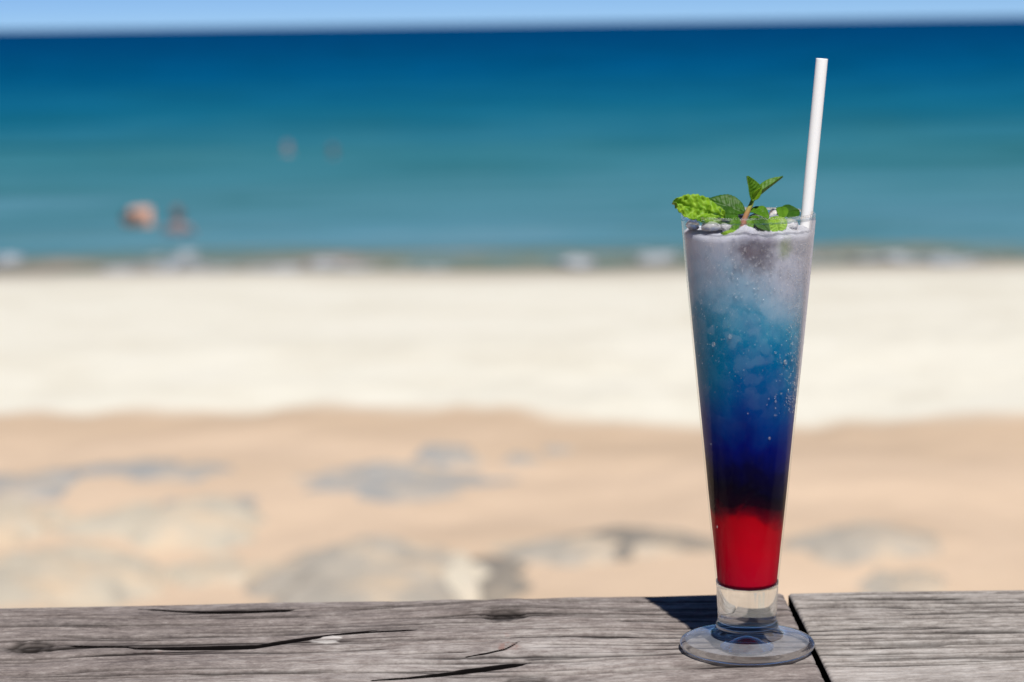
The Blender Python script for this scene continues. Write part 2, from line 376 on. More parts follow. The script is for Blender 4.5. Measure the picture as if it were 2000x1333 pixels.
# ------------------------------------------------------------------ bathers in the sea
def person(loc, joints, bones, skin_mat, hair_mat, head, face_dir, label, suit=None):
    """joints: {name: (co, radius)}; one continuous skinned body; head: centre of the skull"""
    me = bpy.data.meshes.new('person'); names = list(joints)
    me.from_pydata([joints[n][0] for n in names], [(names.index(a), names.index(b)) for a, b in bones], [])
    tmp = bpy.data.objects.new('tmp_body', me); COL.objects.link(tmp)
    md = tmp.modifiers.new('skin', 'SKIN'); md.use_smooth_shade = True
    for i, n in enumerate(names):
        r = joints[n][1]; me.skin_vertices[0].data[i].radius = (r, r) if not isinstance(r, tuple) else r
        me.skin_vertices[0].data[i].use_root = (n == 'pelvis')
    sb = tmp.modifiers.new('sub', 'SUBSURF'); sb.levels = 2; sb.render_levels = 2
    dg = bpy.context.evaluated_depsgraph_get()
    body = bpy.data.meshes.new_from_object(tmp.evaluated_get(dg))
    bpy.data.objects.remove(tmp); body.name = 'person'
    # skull, nose and ears grown into the same mesh
    bm = bmesh.new(); bm.from_mesh(body)
    f = Vector(face_dir).normalized(); h = Vector(head); side = f.cross(Vector((0, 0, 1))).normalized(); up = side.cross(f)
    rot = Matrix((side, f, up)).transposed().to_4x4()
    def ball(off, sc, seg=2):
        bmesh.ops.create_icosphere(bm, subdivisions=seg, radius=1, matrix=Matrix.Translation(h + rot.to_3x3() @ Vector(off)) @ rot @ Matrix.Diagonal((*sc, 1)))
    ball((0, 0, 0), (0.075, 0.095, 0.112), 3); ball((0, 0.098, -0.01), (0.013, 0.018, 0.024)); ball((0, 0.05, -0.075), (0.045, 0.045, 0.04))
    ball((0.078, 0, -0.01), (0.012, 0.022, 0.034)); ball((-0.078, 0, -0.01), (0.012, 0.022, 0.034))
    bm.to_mesh(body); bm.free()
    body.polygons.foreach_set('use_smooth', [True] * len(body.polygons))
    body.materials.clear(); body.materials.append(skin_mat)
    o = bpy.data.objects.new('person', body); COL.objects.link(o); o.location = loc
    tag(o, label, 'person', 'bathers in the sea')
    hb = bmesh.new()
    bmesh.ops.create_icosphere(hb, subdivisions=3, radius=1, matrix=Matrix.Translation(h + rot.to_3x3() @ Vector((0, -0.014, 0.018))) @ rot @ Matrix.Diagonal((0.084, 0.098, 0.112, 1)))
    cut = [v for v in hb.verts if (v.co - h).dot(f) > 0.045 and (v.co - h).dot(up) < 0.06]
    bmesh.ops.delete(hb, geom=cut, context='VERTS')
    bm_obj('hair', hb, hair_mat, o)
    eb = bmesh.new()
    for sx_ in (-1, 1):
        e = eb if sx_ < 0 else bmesh.new()
        bmesh.ops.create_icosphere(e, subdivisions=2, radius=0.012, matrix=Matrix.Translation(h + rot.to_3x3() @ Vector((0.03 * sx_, 0.086, 0.012))))
        bm_obj('eye', e, M_eye, o)
    mb = bmesh.new(); bmesh.ops.create_icosphere(mb, subdivisions=2, radius=1, matrix=Matrix.Translation(h + rot.to_3x3() @ Vector((0, 0.088, -0.058))) @ rot @ Matrix.Diagonal((0.026, 0.009, 0.008, 1)))
    bm_obj('mouth', mb, M_lip, o)
    if suit:
        pass
    return o
M_eye = mat_simple('eye', (0.04, 0.03, 0.025), 0.2); M_lip = mat_simple('lip', (0.35, 0.13, 0.11), 0.5)
M_skin_fair = mat_simple('fair_skin', (0.66, 0.36, 0.26), 0.5, 0.4, 0.08, 12)
M_skin_dusk = mat_simple('tanned_skin', (0.24, 0.185, 0.185), 0.5, 0.4, 0.08, 12)
M_skin_pink = mat_simple('sunburnt_skin', (0.38, 0.24, 0.23), 0.5, 0.4, 0.08, 12)
M_hair = mat_simple('wet_dark_hair', (0.025, 0.018, 0.015), 0.35, 0.5, 0.3, 60)
M_hair2 = mat_simple('brown_hair', (0.13, 0.09, 0.08), 0.45, 0.5, 0.3, 60)
BONES = [('pelvis', 'belly'), ('belly', 'chest'), ('chest', 'neck'), ('neck', 'skull'), ('chest', 'shl'), ('shl', 'ell'), ('ell', 'wrl'), ('wrl', 'hal'),
         ('chest', 'shr'), ('shr', 'elr'), ('elr', 'wrr'), ('wrr', 'har'), ('pelvis', 'hil'), ('hil', 'knl'), ('knl', 'anl'), ('pelvis', 'hir'), ('hir', 'knr'), ('knr', 'anr')]
def upright(zc, k=1.0):
    """standing figure whose chest joint is at height zc above the water"""
    j = {'pelvis': ((0, 0, zc - 0.42), (0.14, 0.10)), 'belly': ((0, 0, zc - 0.2), (0.125, 0.09)), 'chest': ((0, 0, zc), (0.15, 0.10)), 'neck': ((0, 0, zc + 0.15), 0.055), 'skull': ((0, 0, zc + 0.24), 0.06),
         'shl': ((-0.18, 0, zc + 0.06), 0.058), 'ell': ((-0.26, 0.03, zc - 0.2), 0.042), 'wrl': ((-0.24, -0.1, zc - 0.42), 0.03), 'hal': ((-0.22, -0.16, zc - 0.5), 0.035),
         'shr': ((0.18, 0, zc + 0.06), 0.058), 'elr': ((0.27, 0.02, zc - 0.2), 0.042), 'wrr': ((0.25, -0.12, zc - 0.42), 0.03), 'har': ((0.23, -0.18, zc - 0.5), 0.035),
         'hil': ((-0.1, 0, zc - 0.52), 0.085), 'knl': ((-0.11, 0.02, zc - 0.92), 0.06), 'anl': ((-0.11, 0, zc - 1.3), 0.042),
         'hir': ((0.1, 0, zc - 0.52), 0.085), 'knr': ((0.11, 0.02, zc - 0.92), 0.06), 'anr': ((0.11, 0, zc - 1.3), 0.042)}
    return {n: (tuple(c * k for c in co), (tuple(q * k for q in r) if isinstance(r, tuple) else r * k)) for n, (co, r) in j.items()}
# fair bather bent over to one side, back towards the beach
p = on_z(272, 440, ZW)
bent = upright(0.2)
bent.update({'pelvis': ((0.10, 0.05, -0.16), (0.15, 0.12)), 'belly': ((0.075, -0.02, 0.06), (0.145, 0.13)), 'chest': ((0.03, -0.08, 0.25), (0.165, 0.14)), 'neck': ((-0.06, -0.15, 0.22), 0.065), 'skull': ((-0.11, -0.19, 0.15), 0.06),
             'shl': ((-0.09, -0.02, 0.21), 0.065), 'ell': ((-0.15, 0.04, 0.02), 0.045), 'wrl': ((-0.2, 0.0, -0.16), 0.032), 'hal': ((-0.2, -0.03, -0.25), 0.036),
             'shr': ((0.14, -0.12, 0.24), 0.07), 'elr': ((0.20, -0.2, 0.04), 0.048), 'wrr': ((0.12, -0.28, -0.14), 0.032), 'har': ((0.08, -0.3, -0.22), 0.036),
             'hil': ((0.0, 0.06, -0.24), 0.1), 'hir': ((0.2, 0.06, -0.24), 0.1)})
person((p.x, p.y, ZW), bent, BONES, M_skin_fair, M_hair, (-0.135, -0.215, 0.10), (-0.45, 0.45, -0.75), 'fair skinned bather bent over in the shallows, bare back bright in the sun')
p = on_z(349, 462, ZW)
person((p.x, p.y, ZW), upright(0.09, 0.92), BONES, M_skin_dusk, M_hair2, (0, 0.01, 0.345 * 0.92), (0.4, 0.9, 0), 'darker bather upright to the chest in water beside the bent fair bather')
p = on_z(562, 300, ZW)
person((p.x, p.y, ZW), upright(-0.10), BONES, M_skin_pink, M_hair2, (0, 0.01, 0.16), (-0.2, -0.95, 0.1), 'pinkish bather far out with only head and shoulders above the water')
p = on_z(651, 304, ZW)
person((p.x, p.y, ZW), upright(-0.14), BONES, M_skin_dusk, M_hair2, (0, 0.01, 0.12), (0.3, 0.9, 0), 'dark haired bather far out next to the pinkish one, barely showing')

# ------------------------------------------------------------------ weathered planks
def mat_wood(name, dark, mid, light):
    m, nt, N, L, P = new_mat(name)
    co = obj_co(nt); s = sep(nt, co)
    g = attr(nt, 'grain'); knot = attr(nt, 'knot'); crack = attr(nt, 'crack'); pale = attr(nt, 'pale'); chip = attr(nt, 'chip')
    rust = attr(nt, 'rust')
    v_f = comb(nt, math_n(nt, 'MULTIPLY', s[0], 125.0), math_n(nt, 'MULTIPLY', g, 330.0), math_n(nt, 'MULTIPLY', s[2], 60))
    v_m = comb(nt, math_n(nt, 'MULTIPLY', s[0], 38.0), math_n(nt, 'MULTIPLY', g, 105.0), 0.0)
    v_h = comb(nt, math_n(nt, 'MULTIPLY', s[0], 430.0), math_n(nt, 'MULTIPLY', g, 600.0), 1.0)
    nf = noise_n(nt, v_f, 1.0, 5, 0.65); nm = noise_n(nt, v_m, 1.0, 4, 0.6, 0.3); nh = noise_n(nt, v_h, 1.0, 3, 0.7)
    nb = noise_n(nt, co, 14, 4, 0.6)
    a = math_n(nt, 'ADD', math_n(nt, 'MULTIPLY', nf, 0.42), math_n(nt, 'MULTIPLY', nm, 0.34))
    a = math_n(nt, 'ADD', a, math_n(nt, 'MULTIPLY', nh, 0.24))
    a = math_n(nt, 'ADD', a, math_n(nt, 'MULTIPLY', math_n(nt, 'SUBTRACT', pale, 0.5), 0.22))
    a = math_n(nt, 'ADD', a, math_n(nt, 'MULTIPLY', math_n(nt, 'SUBTRACT', nb, 0.5), 0.14))
    c = ramp(nt, a, [(0.34, dark), (0.50, mid), (0.66, light)])
    hue = noise_n(nt, mapping(nt, co, (3, 14, 1)), 5.0, 3, 0.5)
    c = mix_c(nt, math_n(nt, 'MULTIPLY', hue, 0.35), c, (0.225, 0.165, 0.145, 1))
    # open dark pores running with the grain
    v_p = comb(nt, math_n(nt, 'MULTIPLY', s[0], 24.0), math_n(nt, 'MULTIPLY', g, 420.0), 7.0)
    pore = ramp(nt, noise_n(nt, v_p, 1.0, 2, 0.5), [(0.60, (0, 0, 0, 1)), (0.68, (1, 1, 1, 1))])
    c = mix_c(nt, math_n(nt, 'MULTIPLY', pore, 0.42), c, (0.07, 0.058, 0.052, 1))
    c = mix_c(nt, math_n(nt, 'MULTIPLY', knot, 1.0), c, (0.038, 0.031, 0.027, 1))
    c = mix_c(nt, rust, c, (0.27, 0.155, 0.13, 1))
    c = mix_c(nt, chip, c, (0.62, 0.58, 0.55, 1))
    c = mix_c(nt, crack, c, (0.006, 0.005, 0.005, 1))     # shade inside the splits and the joint, painted near black
    L.new(c, P.inputs['Base Color']); P.inputs['Roughness'].default_value = 0.85; L.new(math_n(nt, 'MULTIPLY', math_n(nt, 'SUBTRACT', 1.0, crack, True), 0.2), P.inputs['Specular IOR Level'])
    hgt = math_n(nt, 'ADD', math_n(nt, 'MULTIPLY', nf, 0.6), math_n(nt, 'MULTIPLY', nh, 0.4))
    hgt = math_n(nt, 'SUBTRACT', hgt, math_n(nt, 'MULTIPLY', pore, 0.5))
    L.new(bump(nt, hgt, 0.55, 0.0008), P.inputs['Normal'])
    return m
M_wood_a = mat_wood('weathered_wood', (0.085, 0.073, 0.070, 1), (0.255, 0.222, 0.207, 1), (0.47, 0.432, 0.405, 1))
M_wood_b = mat_wood('weathered_pale_wood', (0.12, 0.108, 0.10, 1), (0.36, 0.33, 0.305, 1), (0.56, 0.53, 0.50, 1))

YF = on_z(1000, 1166, 0).y                                     # far edge of the rail
def plank(name, x0, x1, mat, seed, knots, cracks, chips, rusts, pales, hair_n, label, thick=0.055):
    dx, dy = 0.0011, 0.00045
    core = np.arange(max(x0, -0.31), min(x1, 0.32) + 1e-9, dx)
    left = np.arange(x0, core[0] - 1e-6, 0.02); right = np.arange(core[-1] + 0.02, x1 + 1e-6, 0.02)
    gx = np.concatenate([left, core, right]); gx[0] = x0; gx[-1] = x1
    gy = np.concatenate([np.arange(0.955, 0.994, 0.004), np.arange(0.996, YF - 0.006, dy), YF - np.array([0.0055, 0.0045, 0.0036, 0.0028, 0.002, 0.0013, 0.0007, 0.0002])])
    X, Y = np.meshgrid(gx, gy)
    # grain coordinate bends round the knots and drifts along the board
    G = Y + 0.010 * (fbm(X * 3.0, Y * 5.0, seed, 3) - 0.5) + 0.0025 * (fbm(X * 16, Y * 22, seed + 5, 3) - 0.5)
    knot = np.zeros_like(X); Zk = np.zeros_like(X)
    for kx, ky, rx, ry, st in knots:
        u = (X - kx) / rx; v = (Y - ky) / ry
        d = np.sqrt(u * u + v * v)
        G = G - np.tanh(v * 0.9) * ry * 0.75 * np.exp(-(u / 2.2) ** 2) * np.exp(-np.abs(v) / 2.6)
        core_k = sstep(1.15, 0.55, d + 0.5 * (fbm(X * 260, Y * 160, seed + 3) - 0.5))
        ringk = 0.84 + 0.16 * np.sin(d * 16 + 5 * fbm(X * 90, Y * 60, seed + 4))
        knot = np.maximum(knot, st * core_k * ringk)
        knot = np.maximum(knot, st * 0.45 * np.exp(-(u / 2.6) ** 2 - (v / 0.9) ** 2) * sstep(0.35, 0.65, fbm(X * 30, G * 400, seed + 8)))
        Zk -= 0.0012 * st * core_k * (0.5 + 0.5 * ringk)
    rel = (fbm(X * 8, G * 330, seed + 11, 3) - 0.5) * 0.0010 + (fbm(X * 3, G * 70, seed + 12, 3) - 0.5) * 0.0016
    Z = rel + Zk + (fbm(X * 2, Y * 6, seed + 2, 2) - 0.5) * 0.0018
    rnd = random.Random(seed)
    crack = np.zeros_like(X)
    # fine checks in the surface that follow the grain
    for k in range(hair_n):
        gx0 = rnd.uniform(max(x0, -0.30), min(x1, 0.30)); ln = rnd.uniform(0.02, 0.11); g0 = rnd.uniform(1.02, YF + 0.01); wd = rnd.uniform(0.0008, 0.0017)
        tt = np.clip(1 - np.abs((X - gx0) / ln), 0, 1)
        wob = 0.0016 * (fbm(X * 40, X * 0 + k, seed + 50, 2) - 0.5)
        f = np.exp(-((G - g0 + wob) / wd) ** 2) * sstep(0, 0.35, tt)
        crack = np.maximum(crack, f * rnd.uniform(0.45, 0.95)); Z -= f * 0.0011
    # the open splits: (polyline of pixels, half widths in metres of board)
    for pts, wds in cracks:
        q = [on_z(a, b, 0) for a, b in pts]
        cx = np.array([p.x for p in q]); cy = np.array([p.y for p in q])
        yc = np.interp(X, cx, cy) + 0.0006 * (fbm(X * 45, X * 0, seed + 71, 3) - 0.5)
        ef = sstep(0.0, 0.010, np.minimum(X - cx[0], cx[-1] - X)); hw = np.maximum(0.70 * np.interp(X, cx, wds), 0.0012 * ef) * (0.93 + 0.14 * fbm(X * 40, X * 0 + 2, seed + 77, 2)); hw[(X < cx[0]) | (X > cx[-1])] = 1e-6
        d = (Y - yc) / np.maximum(hw, 1e-6)
        f = sstep(1.2, 0.75, np.abs(d)); f[hw < 1e-5] = 0; fc = sstep(1.7, 1.2, np.abs(d)); fc[hw < 1e-5] = 0
        dep = np.clip((hw - 0.0010) * 3.0, 0.0002, 0.008)
        near = np.exp(-(np.abs(Y - yc) / 0.016) ** 3) * sstep(-0.03, 0.03, np.minimum(X - cx[0], cx[-1] - X))
        Z = Z * (1 - 0.9 * near)
        Z -= f * dep
        crack = np.maximum(crack, fc)
    def blob(lst, sharp=0.25):
        a = np.zeros_like(X)
        for px, py, rxp, ryp, st in lst:
            c = on_z(px, py, 0); rx = rxp * 0.000262; ry = ryp * 0.000262 / 0.268
            d = np.sqrt(((X - c.x) / rx) ** 2 + ((Y - c.y) / ry) ** 2) + 1.3 * (fbm(X * 160, Y * 130, seed + 91) - 0.5)
            q_ = st * sstep(1 + sharp, 1 - sharp, d); a = np.maximum(a, q_) if st > 0 else np.where(a > 0.02, a, np.minimum(a, q_))
        return a
    chip = blob(chips) * sstep(0.28, 0.55, fbm(X * 70, G * 800, seed + 6)); rust = blob(rusts, 0.5) * sstep(0.4, 0.6, fbm(X * 400, Y * 160, seed + 7))
    Z += chip * 0.0005
    pale = np.clip(0.5 + blob(pales, 0.9) + 0.35 * (fbm(X * 5, Y * 14, seed + 15) - 0.5), -0.2, 1.4)
    crack = crack * (1 - 0.6 * chip)
    # worn far edge
    wear = 0.0028 * (fbm(X * 14, X * 0, seed + 33, 4) - 0.5)
    e = np.clip((Y - (YF - 0.0055)) / 0.0055, 0, 1)
    Z -= 0.0032 * e ** 3
    Yd = Y + wear * sstep(YF - 0.03, YF, Y) + 0.0185 * X
    ex_ = sstep(0.0012, 0, np.minimum(X - x0, x1 - X))
    Z -= 0.0009 * ex_
    # worn flat where the glass stands
    g0 = on_z(1459, 1266, 0); k_ = np.exp(-(np.hypot(X - g0.x, Y - g0.y) / 0.046) ** 6)
    Z = Z * (1 - k_ * 0.85) - 0.0004 * k_
    nx, ny = len(gx), len(gy)
    V = np.stack([X, Yd, Z], -1).reshape(-1, 3); F = grid_faces(nx, ny)
    at = {k: a.reshape(-1) for k, a in dict(grain=G, knot=knot, crack=crack, chip=chip, rust=rust, pale=pale).items()}
    # the sides and the underside
    ring = [j for j in range(nx)] + [i * nx + nx - 1 for i in range(1, ny)] + [(ny - 1) * nx + j for j in range(nx - 2, -1, -1)] + [i * nx for i in range(ny - 2, 0, -1)]
    n0 = len(V); low = V[ring].copy(); low[:, 2] = -thick
    mid1 = V[ring].copy(); mid1[:, 2] = -0.0022
    V = np.concatenate([V, mid1, low]); nr = len(ring)
    for k in range(nr):
        a, b = ring[k], ring[(k + 1) % nr]; c, d = n0 + k, n0 + (k + 1) % nr
        F.append((a, c, d, b)); F.append((c, c + nr, d + nr, d))
    F.append(tuple(n0 + nr + k for k in range(nr)))
    for k in at:
        src = at[k][ring]
        if k == 'grain': side = src + 0.02
        elif k == 'pale': side = src * 0.7
        elif k == 'crack': side = np.where((np.abs(V[ring, 0] - x0) < 1e-4) | (np.abs(V[ring, 0] - x1) < 1e-4), 1.0, 0.0)   # shade of the joint painted onto the end faces
        else: side = src * 0
        at[k] = np.concatenate([at[k], side, side])
    o = mesh_obj(name, V.tolist(), F, mat, attrs=at)
    tag(o, label, 'plank', 'timber planks of the beach rail')
    return o
def pk(px, py, rxp, ryp, st):
    c = on_z(px, py, 0); return (c.x, c.y, rxp * 0.000262, ryp * 0.000262 / 0.268, st)
xg = on_z(1578, 1247, 0).x
PLANK_A = plank('timber_plank', -0.62, xg - 0.0017, M_wood_a, 5,
      [pk(66, 1258, 56, 13, 1.0), pk(985, 1200, 54, 15, 1.0), pk(1030, 1332, 55, 9, 0.85), pk(1010, 1283, 120, 34, 0.0), pk(1180, 1243, 45, 4, 0.4)],
      [([(272, 1186), (310, 1188), (360, 1192), (430, 1194), (500, 1193), (560, 1190), (596, 1186)], [0.0006, 0.0012, 0.0024, 0.0034, 0.0030, 0.0020, 0.0005]),
       ([(122, 1256), (200, 1259), (252, 1260), (270, 1263), (350, 1264), (440, 1263), (500, 1261), (560, 1252), (610, 1245), (650, 1239), (700, 1234), (740, 1229)], [0.0006, 0.0013, 0.0014, 0.0020, 0.0034, 0.0042, 0.0040, 0.0036, 0.0034, 0.0018, 0.0011, 0.0004]),
       ([(725, 1329), (790, 1325), (850, 1319), (920, 1310), (980, 1303), (1020, 1297), (1036, 1292)], [0.0008, 0.0018, 0.0032, 0.0044, 0.0044, 0.0034, 0.0006]),
       ([(908, 1282), (950, 1276), (985, 1268), (1005, 1258), (1015, 1252)], [0.0006, 0.0014, 0.0020, 0.0012, 0.0004]),
       ([(640, 1240), (720, 1234), (830, 1229)], [0.0012, 0.0012, 0.0003])],
      [(634, 1250, 24, 3.6, 1.0), (656, 1245, 12, 3, 0.9), (645, 1243, 16, 2.5, 0.8), (312, 1266, 10, 2, 0.5), (905, 1288, 8, 3, 0.3), (1060, 1262, 30, 8, 0.25)],
      [(993, 1261, 22, 8, 0.75), (982, 1238, 10, 3, 0.4), (310, 1272, 25, 5, 0.25)],
      [(1130, 1275, 190, 40, 0.55), (820, 1300, 220, 40, 0.45), (600, 1320, 200, 22, 0.25), (1250, 1195, 120, 18, 0.15), (300, 1215, 330, 30, -0.22), (150, 1290, 300, 40, -0.14), (900, 1190, 160, 22, -0.12)],
      105, 'long grey weathered plank with black cracks and knots, carrying the glass')
PLANK_B = plank('timber_plank', xg + 0.0017, 0.62, M_wood_b, 23, [],
      [],
      [(1960, 1310, 24, 4, 0.25)], [],
      [(1800, 1300, 300, 30, 0.32), (1650, 1320, 140, 20, 0.25), (1870, 1265, 90, 8, -0.35), (1960, 1295, 70, 5, -0.35), (1750, 1190, 300, 22, -0.12)],
      64, 'paler weathered plank without big cracks, past the black joint gap')
bm = bmesh.new()  # unseen deck, added so the glass reflects something darker than sand
for k in range(44):
    bmesh.ops.create_cube(bm, size=1, matrix=Matrix.Translation((0, 1.0 - 0.145 * k, -1.07)) @ Matrix.Diagonal((9.0, 0.138, 0.04, 1)))
deck = bm_obj('unseen_deck_floor', bm, mat_simple('deck_wood', (0.16, 0.135, 0.115), 0.85, 0.2, 0.35, 6), smooth=False)
tag(deck, 'unseen dark boarded deck added below the plank rail to darken reflections', kind='structure')
M_post = mat_simple('post_wood', (0.20, 0.18, 0.165), 0.85, 0.2, 0.3, 30)
for par, x in ((PLANK_A, -0.4), (PLANK_B, 0.45)):
    bm = bmesh.new(); bmesh.ops.create_cube(bm, size=1, matrix=Matrix.Translation((x, 1.08, -0.056 - 0.495)) @ Matrix.Diagonal((0.1, 0.1, 0.99, 1)))
    bmesh.ops.bevel(bm, geom=bm.edges[:], offset=0.006, segments=2, affect='EDGES'); bm_obj('post', bm, M_post, par, smooth=False)

# ------------------------------------------------------------------ the glass
GX = on_z(1459, 1266, 0).x; GY = on_z(1459, 1266, 0).y
def gz(py): return on_y(1459, py, GY).z
def gr(hw, py): return hw * (on_y(1459, py, GY) - CAM).length * math.cos(math.atan((py - 666) / FPX)) / FPX
SIL = [(418, 130.6), (430, 130.2), (490, 125), (600, 114.6), (700, 104.8), (800, 94.6), (900, 84.6), (960, 79.6), (1016, 73.6), (1072, 67), (1142, 60.4), (1200, 57.4), (1212, 57.0)]
ZS = [(gz(y), gr(h, y)) for y, h in SIL]; ZS.reverse()
zz = np.array([a for a, _ in ZS]); rz = np.array([b for _, b in ZS])
cf = np.polyfit(zz[2:], rz[2:], 2)
def rout(z): return float(np.interp(z, zz, rz)) * 0.4 + 0.6 * float(np.polyval(cf, z)) if z > zz[2] else float(np.interp(z, zz, rz))
Z_RIM = gz(418); Z_CAV = gz(1142); Z_CAVB = gz(1146)
WALL = 0.0016

def mat_glass_solid():
    m, nt, N, L, P = new_mat('clear_glass')
    P.inputs['Base Color'].default_value = (0.985, 0.995, 0.99, 1); P.inputs['Roughness'].default_value = 0.0
    P.inputs['Transmission Weight'].default_value = 1.0; P.inputs['IOR'].default_value = 1.48
    return m
def mat_glass_wall():
    """thin wall: clear with a Fresnel reflection, a film of condensation and a painted bright right edge"""
    m, nt, N, L, P = new_mat('misted_glass')
    N.remove(P); out = N['Material Output']
    co = obj_co(nt); s = sep(nt, co)
    fr = fresnel_front(nt, 1.28)
    tr = N.new('ShaderNodeBsdfTransparent'); tr.inputs[0].default_value = (0.985, 0.99, 0.99, 1)
    gl = N.new('ShaderNodeBsdfGlossy'); gl.inputs['Roughness'].default_value = 0.03
    mx = N.new('ShaderNodeMixShader'); L.new(fr.outputs[0], mx.inputs[0]); L.new(tr.outputs[0], mx.inputs[1]); L.new(gl.outputs[0], mx.inputs[2])
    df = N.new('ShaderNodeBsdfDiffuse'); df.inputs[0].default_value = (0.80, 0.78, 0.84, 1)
    n1 = noise_n(nt, mapping(nt, co, (1, 1, 0.6)), 60, 5, 0.65); n2 = noise_n(nt, mapping(nt, co, (1, 1, 0.5)), 900, 3, 0.6)
    zt = nt.nodes.new('ShaderNodeMapRange'); zt.interpolation_type = 'SMOOTHSTEP'
    zt.inputs[1].default_value = gz(690); zt.inputs[2].default_value = gz(500); L.new(s[2], zt.inputs[0])
    z2 = nt.nodes.new('ShaderNodeMapRange'); z2.interpolation_type = 'SMOOTHSTEP'
    z2.inputs[1].default_value = gz(448); z2.inputs[2].default_value = gz(464); z2.inputs[3].default_value = 0.22; z2.inputs[4].default_value = 1.0; L.new(s[2], z2.inputs[0])
    xr = nt.nodes.new('ShaderNodeMapRange'); xr.interpolation_type = 'SMOOTHSTEP'
    xr.inputs[1].default_value = -0.005; xr.inputs[2].default_value = 0.026; xr.inputs[3].default_value = 0.45; xr.inputs[4].default_value = 1.25; L.new(s[0], xr.inputs[0])
    f = math_n(nt, 'MULTIPLY', zt.outputs[0], z2.outputs[0]); f = math_n(nt, 'MULTIPLY', f, xr.outputs[0])
    f = math_n(nt, 'MULTIPLY', f, math_n(nt, 'ADD', 0.25, math_n(nt, 'MULTIPLY', n1, 0.9)))
    f = math_n(nt, 'MULTIPLY', f, math_n(nt, 'ADD', 0.15, math_n(nt, 'MULTIPLY', n2, 1.7)))
    f = math_n(nt, 'MULTIPLY', f, 0.22)
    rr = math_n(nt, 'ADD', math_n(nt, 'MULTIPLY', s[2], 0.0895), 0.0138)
    xe = nt.nodes.new('ShaderNodeMapRange'); xe.interpolation_type = 'SMOOTHSTEP'; xe.inputs[1].default_value = 0.80; xe.inputs[2].default_value = 0.97; L.new(math_n(nt, 'DIVIDE', s[0], rr), xe.inputs[0])  # refracted brightness down the right edge, painted in as diffuse white
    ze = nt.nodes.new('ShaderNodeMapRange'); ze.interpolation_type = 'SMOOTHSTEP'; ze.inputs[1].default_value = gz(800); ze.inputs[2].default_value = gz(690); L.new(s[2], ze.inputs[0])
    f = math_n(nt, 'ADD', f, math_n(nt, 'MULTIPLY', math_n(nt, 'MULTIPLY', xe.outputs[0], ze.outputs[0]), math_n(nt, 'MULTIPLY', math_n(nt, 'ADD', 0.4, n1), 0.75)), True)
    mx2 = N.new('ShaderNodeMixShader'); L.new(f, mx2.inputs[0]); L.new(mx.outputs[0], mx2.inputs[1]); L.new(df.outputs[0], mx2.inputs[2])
    L.new(mx2.outputs[0], out.inputs[0])
    return m
def mat_glass_disc():
    """the thin disc of the foot: mostly see-through, a Fresnel sheen and some refraction"""
    m, nt, N, L, P = new_mat('clear_glass_disc')
    P.inputs['Base Color'].default_value = (0.985, 0.995, 0.99, 1); P.inputs['Roughness'].default_value = 0.0
    P.inputs['Transmission Weight'].default_value = 1.0; P.inputs['IOR'].default_value = 1.45
    fr = fresnel_front(nt, 1.62)
    tr = N.new('ShaderNodeBsdfTransparent'); tr.inputs[0].default_value = (0.99, 0.995, 0.995, 1)
    gl = N.new('ShaderNodeBsdfGlossy'); gl.inputs['Roughness'].default_value = 0.05
    mx = N.new('ShaderNodeMixShader'); L.new(fr.outputs[0], mx.inputs[0]); L.new(tr.outputs[0], mx.inputs[1]); L.new(gl.outputs[0], mx.inputs[2])
    mx2 = N.new('ShaderNodeMixShader'); mx2.inputs[0].default_value = 0.08; L.new(mx.outputs[0], mx2.inputs[1]); L.new(P.outputs[0], mx2.inputs[2])
    df = N.new('ShaderNodeBsdfDiffuse'); df.inputs[0].default_value = (0.78, 0.82, 0.90, 1)      # breath of condensation on the foot
    mx3 = N.new('ShaderNodeMixShader'); L.new(mx2.outputs[0], mx3.inputs[1]); L.new(df.outputs[0], mx3.inputs[2])
    nz = noise_n(nt, obj_co(nt), 130, 5, 0.65); L.new(math_n(nt, 'MULTIPLY', nz, 0.27), mx3.inputs[0])
    L.new(mx3.outputs[0], N['Material Output'].inputs[0])
    return m
M_glass = mat_glass_solid(); M_wall = mat_glass_wall(); M_disc = mat_glass_disc()
M_sole, nt, N, L, P = new_mat('clear_glass_sole')      # underside of the foot, pressed against the wood: no air, no reflection
N.remove(P); tr = N.new('ShaderNodeBsdfTransparent'); tr.inputs[0].default_value = (0.99, 0.995, 0.995, 1); L.new(tr.outputs[0], N['Material Output'].inputs[0])
M_rim = mat_glass_solid(); M_rim.name = 'clear_glass_rim'
def soften(m, k):
    """let part of the light straight through, as thick glass does by its caustics"""
    nt = m.node_tree; N, L = nt.nodes, nt.links
    P = N['Principled BSDF']; tr = N.new('ShaderNodeBsdfTransparent'); mx = N.new('ShaderNodeMixShader'); mx.inputs[0].default_value = k
    L.new(P.outputs[0], mx.inputs[1]); L.new(tr.outputs[0], mx.inputs[2]); L.new(mx.outputs[0], N['Material Output'].inputs[0])
soften(M_glass, 0.22); soften(M_rim, 0.7); M_neck = mat_glass_solid(); M_neck.name = 'clear_glass_neck'; soften(M_neck, 0.66)
glass = empty('cocktail_glass', (GX, GY, 0.0006), 'tall tapered footed cocktail glass, misted and full, standing on the cracked plank', 'glass')
